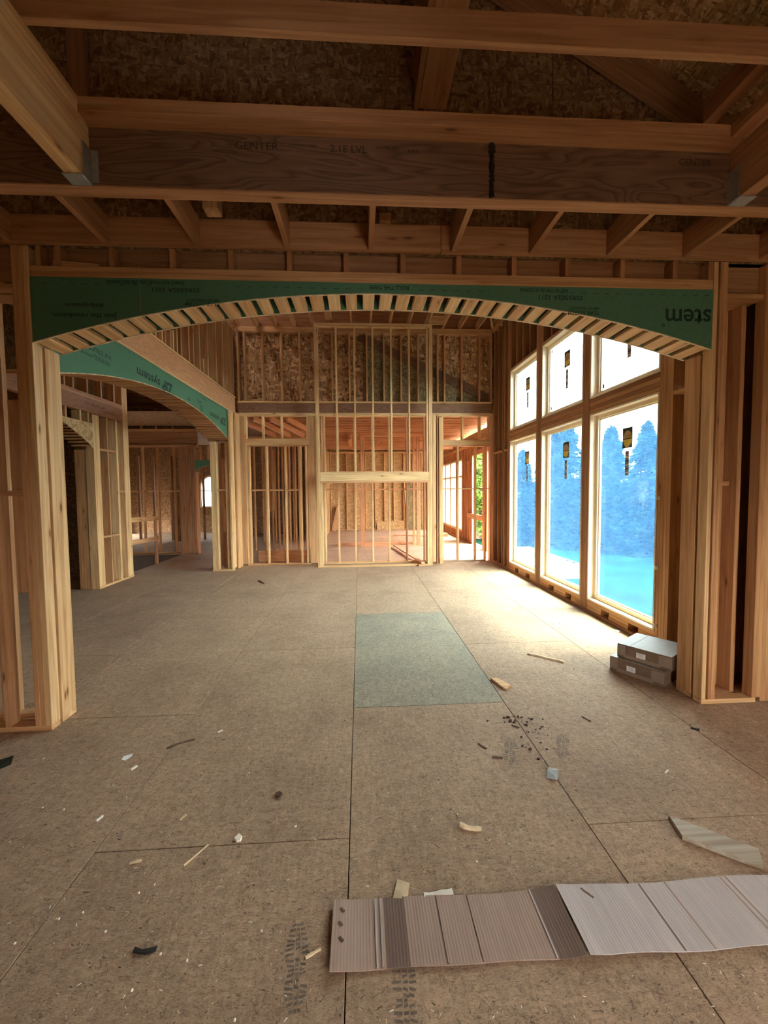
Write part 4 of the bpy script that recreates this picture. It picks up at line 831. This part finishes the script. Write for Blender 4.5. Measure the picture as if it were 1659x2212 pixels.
def flat_piece(name, label, cat, px, th, mat, group=None, z=0.0, tilt=0.0):
    pts = [on_z(x, y, z+th) for x, y in px]; c = sum(pts, Vector())/len(pts)
    o = prism(name, [(p.x, p.y, z+th) for p in pts], (0, 0, -th), mat, None, (c.x, c.y, z))
    return tagm(o, label, cat, group)
flat_piece('board_offcut', 'grey weathered board offcut with a pointed mitred end near cardboard', 'wood offcut', [(1444, 1760), (1639, 1833), (1650, 1871), (1474, 1805)], 0.022, 'silver_x')
flat_piece('wood_offcut', 'small pale splintered block beside the blue-tinted floor sheet', 'wood offcut', [(1060, 1464), (1074, 1464), (1104, 1480), (1094, 1487), (1086, 1484)], 0.018, 'pine_x')
def stick(label, a, b, w, h, mat, group=None, z=0.0, name='wood_stick', bend=0.0):
    p, q = on_z(*a, z), on_z(*b, z); d = q-p; L = d.length; n = 5; x = d.normalized(); y = Vector((-x.y, x.x, 0)); vs, fs = [], []
    for i in range(n+1):
        t_ = i/n; c = p+d*t_+y*(bend*math.sin(PI*t_)); ww = w*(0.75+0.5*rnd.random())/2 if n > 1 else w/2; hh = h*(0.8+0.4*rnd.random()); zz = z+0.0005
        vs += [c+y*ww+Vector((0, 0, zz-c.z)), c-y*ww+Vector((0, 0, zz-c.z)), c-y*ww*0.8+Vector((0, 0, zz-c.z+hh)), c+y*ww*0.8+Vector((0, 0, zz-c.z+hh))]
    for i in range(n):
        b0 = 4*i; c0 = b0+4
        for j in range(4): fs.append([b0+j, b0+(j+1) % 4, c0+(j+1) % 4, c0+j])
    fs += [[0, 1, 2, 3], [4*n+3, 4*n+2, 4*n+1, 4*n]]
    m = (p+q)/2
    return tagm(mesh_obj(name, vs, fs, mat, None, (m.x, m.y, z)), label, 'wood scrap', group)
stick('long thin pale stick lying on the floor toward the cartons', (1140, 1413), (1219, 1432), 0.020, 0.016, 'chip_wood')
stick('thin dark twig lying across the left floor seam', (360, 1618), (420, 1598), 0.014, 0.008, 'chip_dark', bend=0.01)
stick('long straw-coloured splinter lying on the left foreground floor', (397, 1871), (450, 1825), 0.007, 0.004, 'chip_wood')
stick('pale splinter beside the left edge of the cardboard strip', (660, 2070), (693, 2050), 0.010, 0.004, 'chip_wood')
stick('short dark nail lying between the seam and cartons', (1257, 1548), (1276, 1559), 0.008, 0.007, 'chip_dark')
stick('short brown splinter by the crumbs at the right seam', (1107, 1568), (1122, 1572), 0.012, 0.007, 'chip_dark')
stick('dark short strip left of the crumbs', (1063, 1635), (1086, 1638), 0.014, 0.007, 'chip_dark')
stick('dark diagonal strip left of the crumbs', (1033, 1607), (1051, 1618), 0.012, 0.006, 'chip_dark')
stick('dark lump lying on the far right floor seam', (1492, 1573), (1511, 1578), 0.02, 0.012, 'tar')
stick('twisted bark strip lying in the middle foreground', (993, 1783), (1040, 1793), 0.022, 0.014, 'chip_wood', bend=-0.01)
stick('small dark stick on the floor near the chimney framing', (560, 1255), (570, 1261), 0.03, 0.015, 'chip_dark')
stick('curved black metal strip on the left foreground floor', (290, 2053), (338, 2051), 0.014, 0.008, 'black_rubber', bend=-0.01, name='metal_strip')
stick('whitish pointed shim lying behind the cardboard strip', (916, 1937), (978, 1930), 0.024, 0.010, 'chip_pale', name='wood_shim')
stick('tan splinter on the left foreground floor below the seam joint', (280, 1866), (306, 1860), 0.012, 0.006, 'chip_wood')
stick('white splinter near the left seam', (208, 1775), (222, 1763), 0.012, 0.006, 'chip_pale')
stick('tan splinter right of the left seam', (388, 1773), (402, 1760), 0.010, 0.005, 'chip_wood')
stick('white scrap with a dark middle under the paint smear', (283, 1664), (296, 1655), 0.016, 0.006, 'chip_pale')
stick('white chip right of the dark twig', (470, 1583), (481, 1578), 0.012, 0.006, 'chip_pale')
stick('pale sliver on the floor right of the grey bracket', (1437, 1671), (1443, 1664), 0.008, 0.004, 'chip_pale')
flat_piece('wood_scrap', 'tan squared shim tucked against the back edge of cardboard', 'wood scrap', [(849, 1940), (858, 1899), (884, 1907), (880, 1941)], 0.008, 'chip_wood')
flat_piece('plastic_scrap', 'black-green plastic scrap at the left frame edge', 'plastic scrap', [(-12, 1645), (30, 1631), (24, 1650), (0, 1660), (-12, 1661)], 0.004, 'dark_plastic')
flat_piece('paint_smear', 'white paint smear on the floor left of the seam', 'paint', [(262, 1641), (268, 1633), (288, 1627), (284, 1634), (270, 1643)], 0.0008, 'paper_white')
flat_piece('paper_scrap', 'small white paper square on the floor near the windows', 'paper', [(1092, 1314), (1102, 1312), (1105, 1315), (1094, 1317)], 0.002, 'paper_white')
flat_piece('paper_scrap', 'white paper scrap beside the window wall base, far end', 'paper', [(1120, 1258), (1127, 1257), (1128, 1259), (1121, 1260)], 0.002, 'paper_white')
flat_piece('paper_scrap', 'pale paper scrap beside the upper carton', 'paper', [(1311, 1392), (1332, 1392), (1332, 1395), (1318, 1395)], 0.003, 'paper_white')
flat_piece('paper_scrap', 'folded paper lying against the window wall base, near end', 'paper', [(1324, 1359), (1342, 1362), (1336, 1366), (1326, 1362)], 0.006, 'paper_white')
# folded grey bracket
br = root('metal_bracket', on_z(1193, 1678), 'small folded grey metal bracket lying on the right floor seam', 'bracket')
P = [on_z(1184, 1661), on_z(1207, 1665), on_z(1205, 1673), on_z(1183, 1671), on_z(1204, 1688), on_z(1181, 1684)]
prism('bracket_leaf', [Vector((q.x, q.y, h)) for q, h in ((P[0], 0.012), (P[1], 0.012), (P[2], 0.028), (P[3], 0.028))], (0, 0, -0.004), 'silver_x', br)
prism('bracket_leaf', [Vector((q.x, q.y, h)) for q, h in ((P[3], 0.028), (P[2], 0.028), (P[4], 0.010), (P[5], 0.010))], (0, 0, -0.004), 'galvanised', br)
# fastener heads: countable white specks in the foreground
ico = bmesh.new(); bmesh.ops.create_icosphere(ico, subdivisions=1, radius=1.0)
me_ico = bpy.data.meshes.new('pellet'); ico.to_mesh(me_ico); ico.free(); me_ico.materials.append(M['chip_pale'])
me_crumb = me_ico.copy(); me_crumb.materials.clear(); me_crumb.materials.append(M['dirt'])
for (x, y) in ((127, 1987), (179, 1973), (228, 2014), (347, 2063), (300, 1931), (32, 2040), (285, 2141), (507, 2206), (637, 1787), (92, 1746), (138, 1750), (565, 2013), (1030, 1863), (988, 1760), (820, 1560), (404, 2077), (538, 1671), (1095, 1688), (640, 1786)):
    p = on_z(x, y); o = link('foam_pellet', me_ico, None, (p.x, p.y, 0.004)); o.scale = (0.005, 0.006, 0.004); tagm(o, 'tiny whitish pellet lying on the open floor', 'debris', 'white pellets on the floor')
flat_piece('wood_knot', 'dark brown knot of bark on the floor left of the centre seam', 'bark', [(595, 1712), (604, 1708), (610, 1713), (603, 1720), (597, 1719)], 0.012, 'dirt')
flat_piece('paper_scrap', 'crumpled white scrap on the left foreground floor', 'paper', [(506, 1809), (516, 1800), (523, 1805), (519, 1814), (511, 1815)], 0.012, 'chip_pale')
for i in range(46):
    x = rnd.gauss(1128, 26); y = 1548+abs(rnd.gauss(0, 42)); p = on_z(x+0.35*(y-1548), y)
    o = link('dirt_crumb', me_crumb, None, (p.x, p.y, 0.004)); s = rnd.uniform(0.003, 0.009)*(1.7 if i < 6 else 1); o.scale = (s*1.4, s, s*0.7); o.rotation_euler = (0, 0, rnd.random()*6)
    tagm(o, 'dark brown dirt crumb scattered around the right floor seam', 'dirt', 'dirt crumbs by the right seam')
# sawdust and tiny chips nobody could count
vs, fs, mi = [], [], []
for i in range(5200):
    y = 0.75+8.4*rnd.random()**1.7; x = rnd.uniform(-0.85*y-0.6, min(3.05, 0.95*y+0.6)); x = max(x, -2.6 if y > 3 else -4)
    if 3.02 < y < 3.4 and (x < -2.2 or x > 2.65): continue
    if -0.16 < x < 2.1 and 1.35 < y < 1.68: continue
    if 2.3 < x and 3.2 < y < 4.1: continue
    if 1.5 < x < 1.88 and 1.62 < y < 2.0: continue
    L = rnd.uniform(0.002, 0.007)*(2.2 if rnd.random() < 0.05 else 1); w = rnd.uniform(0.0007, 0.0016); a = rnd.random()*PI; h = rnd.uniform(0.0008, 0.003)
    ca, sa = math.cos(a), math.sin(a); b = len(vs)
    for (u, v) in ((-1, -1), (1, -1), (1, 1), (-1, 1)): vs.append((x+ca*L*u-sa*w*v, y+sa*L*u+ca*w*v, h if u*v > 0 else h*0.4))
    for (u, v) in ((-1, -1), (1, -1), (1, 1), (-1, 1)): vs.append((x+ca*L*u-sa*w*v, y+sa*L*u+ca*w*v, 0.0))
    k = rnd.choice((0, 0, 1, 2, 2, 2)); f6 = [[b, b+1, b+2, b+3], [b, b+4, b+5, b+1], [b+1, b+5, b+6, b+2], [b+2, b+6, b+7, b+3], [b+3, b+7, b+4, b]]
    fs += f6; mi += [k]*5
sd = mesh_obj('sawdust', vs, fs, ['chip_wood', 'chip_pale', 'chip_dark'], None, (0, 3, 0))
for f, k in zip(sd.data.polygons, mi): f.material_index = k
tagm(sd, 'fine sawdust and tiny wood chips strewn over the whole floor', 'sawdust', kind='stuff')

def boot_print(px, py, ang, label):
    p = on_z(px, py); R = Matrix.Rotation(ang, 3, 'Z'); vs, fs = [], []
    for i in range(17):
        y = -0.14+i*0.0172; w = 0.045*(1-0.35*math.exp(-((y+0.02)/0.03)**2))*math.sqrt(max(0.1, 1-(y/0.155)**2))
        for (a, b) in ((-w, -0.25*w), (-0.12*w, 0.3*w), (0.42*w, w)):
            if rnd.random() < 0.08: continue
            o = len(vs); sk = 0.006*math.sin(i*1.3)
            for (x, yy) in ((a, y), (b, y+sk), (b, y+sk+0.009), (a, y+0.009)):
                vs.append(Vector((p.x, p.y, 0.0006))+R @ Vector((x, yy, 0)))
            fs.append([o, o+1, o+2, o+3])
    tagm(mesh_obj('boot_print', vs, fs, 'print_dust', None, (p.x, p.y, 0)), label, 'boot print', 'boot prints on the floor')
plain('print_dust', (0.16, 0.12, 0.09), 0.95, 0.3, 40)
boot_print(640, 2085, 0.1, 'dusty boot tread print left of the cardboard strip'); boot_print(874, 2150, -0.05, 'dusty boot tread print in front of the cardboard strip')
boot_print(1215, 1612, -0.5, 'faint boot print between the crumbs and right edge'); boot_print(1102, 1622, -0.4, 'faint boot print left of the right floor seam')
# timber lying about
def lumber_thing(name, label, a, b, w, h, mat, group=None, up=(0, 0, 1)):
    o = bar(None, name, a, b, w, h, mat, up); return tagm(o, label, 'lumber', group)
lumber_thing('lumber_offcut', 'pale wood offcut left on top of the arch header plate', (-2.10, 3.10, 3.312), (-1.80, 3.11, 3.296), 0.03, 0.045, 'pine')
lumber_thing('loose_board', 'long board lying diagonally through the chimney framing onto the floor', (1.42, 9.30, 0.075), (1.03, 12.45, 0.075), 0.09, 0.038, 'fir')
lumber_thing('loose_board', 'short second board under the diagonal board by the chimney framing', (1.36, 9.28, 0.02), (1.28, 9.9, 0.02), 0.09, 0.038, 'pine')
for i, (x0_, x1_, y_, z_) in enumerate(((-0.75, 1.5, 13.05, 0.02), (-0.6, 1.6, 13.2, 0.02), (-0.4, 1.9, 13.35, 0.02), (-0.7, 1.2, 13.12, 0.06), (-0.1, 1.8, 13.3, 0.06))):
    lumber_thing('stacked_board', ['front board of the low lumber pile behind the pink posts', 'middle floor board of the low lumber pile behind the pink posts', 'rear floor board of the low lumber pile behind the pink posts', 'upper front board of the low lumber pile behind the pink posts', 'upper rear board of the low lumber pile behind the pink posts'][i], (x0_, y_, z_), (x1_, y_+0.12, z_), 0.12, 0.038, 'fir', 'low lumber pile in the far room')
lumber_thing('loose_board', 'board lying on the floor toward the far end wall, right side', (1.3, 15.8, 0.02), (2.9, 15.2, 0.02), 0.14, 0.038, 'fir')
lumber_thing('loose_board', 'shorter board on the floor in the far room middle', (0.7, 14.9, 0.02), (1.7, 14.8, 0.02), 0.10, 0.038, 'fir')
lumber_thing('leaning_board', 'wide brown plank leaning at the left end of the far room', (-1.15, 18.0, 0.01), (-0.93, 18.22, 1.05), 0.04, 0.26, 'brown', (1, 0, 0.2))
lumber_thing('leaning_board', 'pale stud leaning against the far end wall', (2.05, 17.9, 0.0), (1.93, 18.15, 2.2), 0.04, 0.09, 'pine', (1, 0, 0.1))
tagm(bd(None, 'sheathing_offcut', 0.74, 1.92, 18.20, 18.212, 0.0, 0.39, 'osbfresh', bev=0), 'low strand-board offcut standing against the far end wall', 'sheathing')
tagm(bd(None, 'sheathing_sheet', 2.1, 2.75, 18.2, 18.212, 0.0, 2.44, 'osbgreen', bev=0), 'tall weathered strand-board sheet standing at the far end wall', 'sheathing')
tagm(bd(None, 'scrap_block', 2.95, 3.25, 15.2, 15.35, 0.0, 0.12, 'fir'), 'short block lying under the far room windows', 'wood offcut')

# ================================================================== OUTDOORS
gr = mesh_obj('ground', [(3.35, -40, -0.62), (90, -40, -0.62), (90, 90, -0.62), (3.35, 90, -0.62)], [[0, 1, 2, 3]], 'grass', None, (20, 10, -0.62)); tagm(gr, 'pale green lawn outside the windows', 'lawn', kind='structure')
gr2 = mesh_obj('ground', [(-90, -60, -0.64), (3.34, -60, -0.64), (3.34, 90, -0.64), (-90, 90, -0.64)], [[0, 1, 2, 3]], 'concrete', None, (-20, 10, -0.64)); tagm(gr2, 'bare earth under and around the house', 'ground', kind='structure')
gr2.location.z = -2.6
dk = root('deck_frame', (4.6, 12.2, -0.62), 'unfinished deck frame of pale joists outside the windows', 'deck')
for i in range(11): bd(dk, 'deck_joist', 3.68, 5.76, 10.58+i*0.33, 10.62+i*0.33, -0.34, -0.25, 'deck_wood')
bd(dk, 'rim_joist', 5.76, 5.80, 10.5, 13.95, -0.45, -0.245, 'deck_wood'); bd(dk, 'rim_joist', 3.68, 5.80, 10.45, 10.50, -0.62, -0.245, 'pale_wood')
for (x, y) in ((5.7, 10.7), (5.7, 12.3), (5.7, 13.8)): bd(dk, 'deck_post', x-0.05, x+0.05, y-0.05, y+0.05, -0.62, -0.43, 'pale_wood')
def foliage_mesh(name, kind, mat, n, r, h, seed):
    q = random.Random(seed); vs, fs = [], []
    for i in range(n):
        if kind == 'conifer':
            if i % 45 == 0:
                t_ = q.random()**0.85; bz = h*(0.04+0.94*t_); ba = q.random()*2*PI; bl = (r*(1-t_)**0.8+0.10)*q.uniform(0.6, 1.25); dr = q.uniform(0.1, 0.45)
            u_ = q.random()**0.7; rad = bl*u_; a = ba+q.gauss(0, 0.10)
            p = Vector((rad*math.cos(a), rad*math.sin(a), bz-dr*rad+0.12*q.gauss(0, 1)*u_)); s = 0.10+0.10*q.random(); d = Vector((math.cos(a)+q.gauss(0, 0.5), math.sin(a)+q.gauss(0, 0.5), -dr+q.gauss(0, 0.3)))
        else:
            u = Vector((q.gauss(0, 1), q.gauss(0, 1), q.gauss(0, 1))).normalized()*(0.55+0.45*q.random()); b = 1+0.25*math.sin(u.x*7)+0.2*math.sin(u.z*9+u.y*5)
            p = Vector((u.x*r*b, u.y*r*b, h*0.55+u.z*h*0.45*b)); s = 0.07+0.07*q.random(); d = Vector((q.gauss(0, 1), q.gauss(0, 1), q.gauss(0, 0.7)))
        d.normalize(); e = d.cross(Vector((q.gauss(0, 0.5), q.gauss(0, 0.5), 1))).normalized(); b0 = len(vs)
        vs += [p-d*s, p+e*s*0.45, p+d*s, p-e*s*0.45]; fs.append([b0, b0+1, b0+2, b0+3])
    me = bpy.data.meshes.new(name); me.from_pydata(vs, [], fs); me.materials.append(M[mat]); return me
FOL = {('conifer', s): foliage_mesh('foliage', 'conifer', 'needle', 11000, 1.6, 6.0, s) for s in (1, 2, 3)}
FOL.update({('leafy', s): foliage_mesh('foliage', 'leafy', 'leaf', 8000, 1.15, 5.0, s) for s in (4, 5)})
def trunk_mesh(h):
    n = 8; vs, fs = [], []
    for i, (z, r) in enumerate(((0, 0.16), (h*0.5, 0.10), (h*0.9, 0.03))): vs += [(r*math.cos(2*PI*j/n), r*math.sin(2*PI*j/n), z) for j in range(n)]
    for i in range(2):
        for j in range(n): fs.append([i*n+j, i*n+(j+1) % n, (i+1)*n+(j+1) % n, (i+1)*n+j])
    me = bpy.data.meshes.new('trunk'); me.from_pydata(vs, [], fs); me.materials.append(M['bark']); return me
TR = trunk_mesh(6.0)
def tree(name, label, kind, seed, x, y, sc, group):
    t = root(name, (x, y, -0.62), label, 'tree', group=group)
    for nm, me in (('foliage', FOL[(kind, seed)]), ('trunk', TR)):
        o = bpy.data.objects.new(nm, me); COL.objects.link(o); o.parent = t
    t.scale = (sc*1.1, sc*1.1, sc); t.rotation_euler = (0, 0, x*1.7); return t
ti = 0
CON = ((8.2, 20.6, 0.72), (8.3, 17.6, 0.72), (9.5, 16.2, 0.74), (10.7, 15.0, 0.80), (11.6, 13.4, 0.92), (12.3, 11.6, 1.02), (12.9, 9.7, 1.10), (13.5, 7.7, 1.10), (9.4, 19.6, 0.85), (11.2, 18.0, 0.85), (12.9, 16.4, 0.95), (14.2, 14.2, 1.10), (15.0, 11.8, 1.25), (15.8, 9.2, 1.30), (8.2, 23.6, 0.95), (11.0, 21.6, 1.0))
for (x, y, s) in CON:
    ti += 1; tree('conifer', 'dark conifer in the hazy tree line beyond the lawn', 'conifer', 1+ti % 3, x, y, s, 'conifers beyond the lawn')
for (x, y, s, lab) in ((5.75, 19.6, 1.0, 'leafy green tree seen through the door opening of the far room'), (6.6, 24.0, 1.3, 'taller leafy green tree behind the far room doorway')):
    tree('leafy_tree', lab, 'leafy', 4 if s < 1.2 else 5, x, y, s, 'leafy trees by the rear wing')
for i in range(9):
    hx, hy = 7.2+i*1.02, 17.6-i*1.28
    t = root('hedge_shrub', (hx, hy, -0.62), 'low dark shrub in the row at the lawn edge', 'shrub', group='shrubs along the lawn edge')
    o = bpy.data.objects.new('foliage', FOL[('conifer', 1+i % 3)]); COL.objects.link(o); o.parent = t; t.scale = (0.62, 0.62, 0.40); t.rotation_euler = (0, 0, i*1.3)
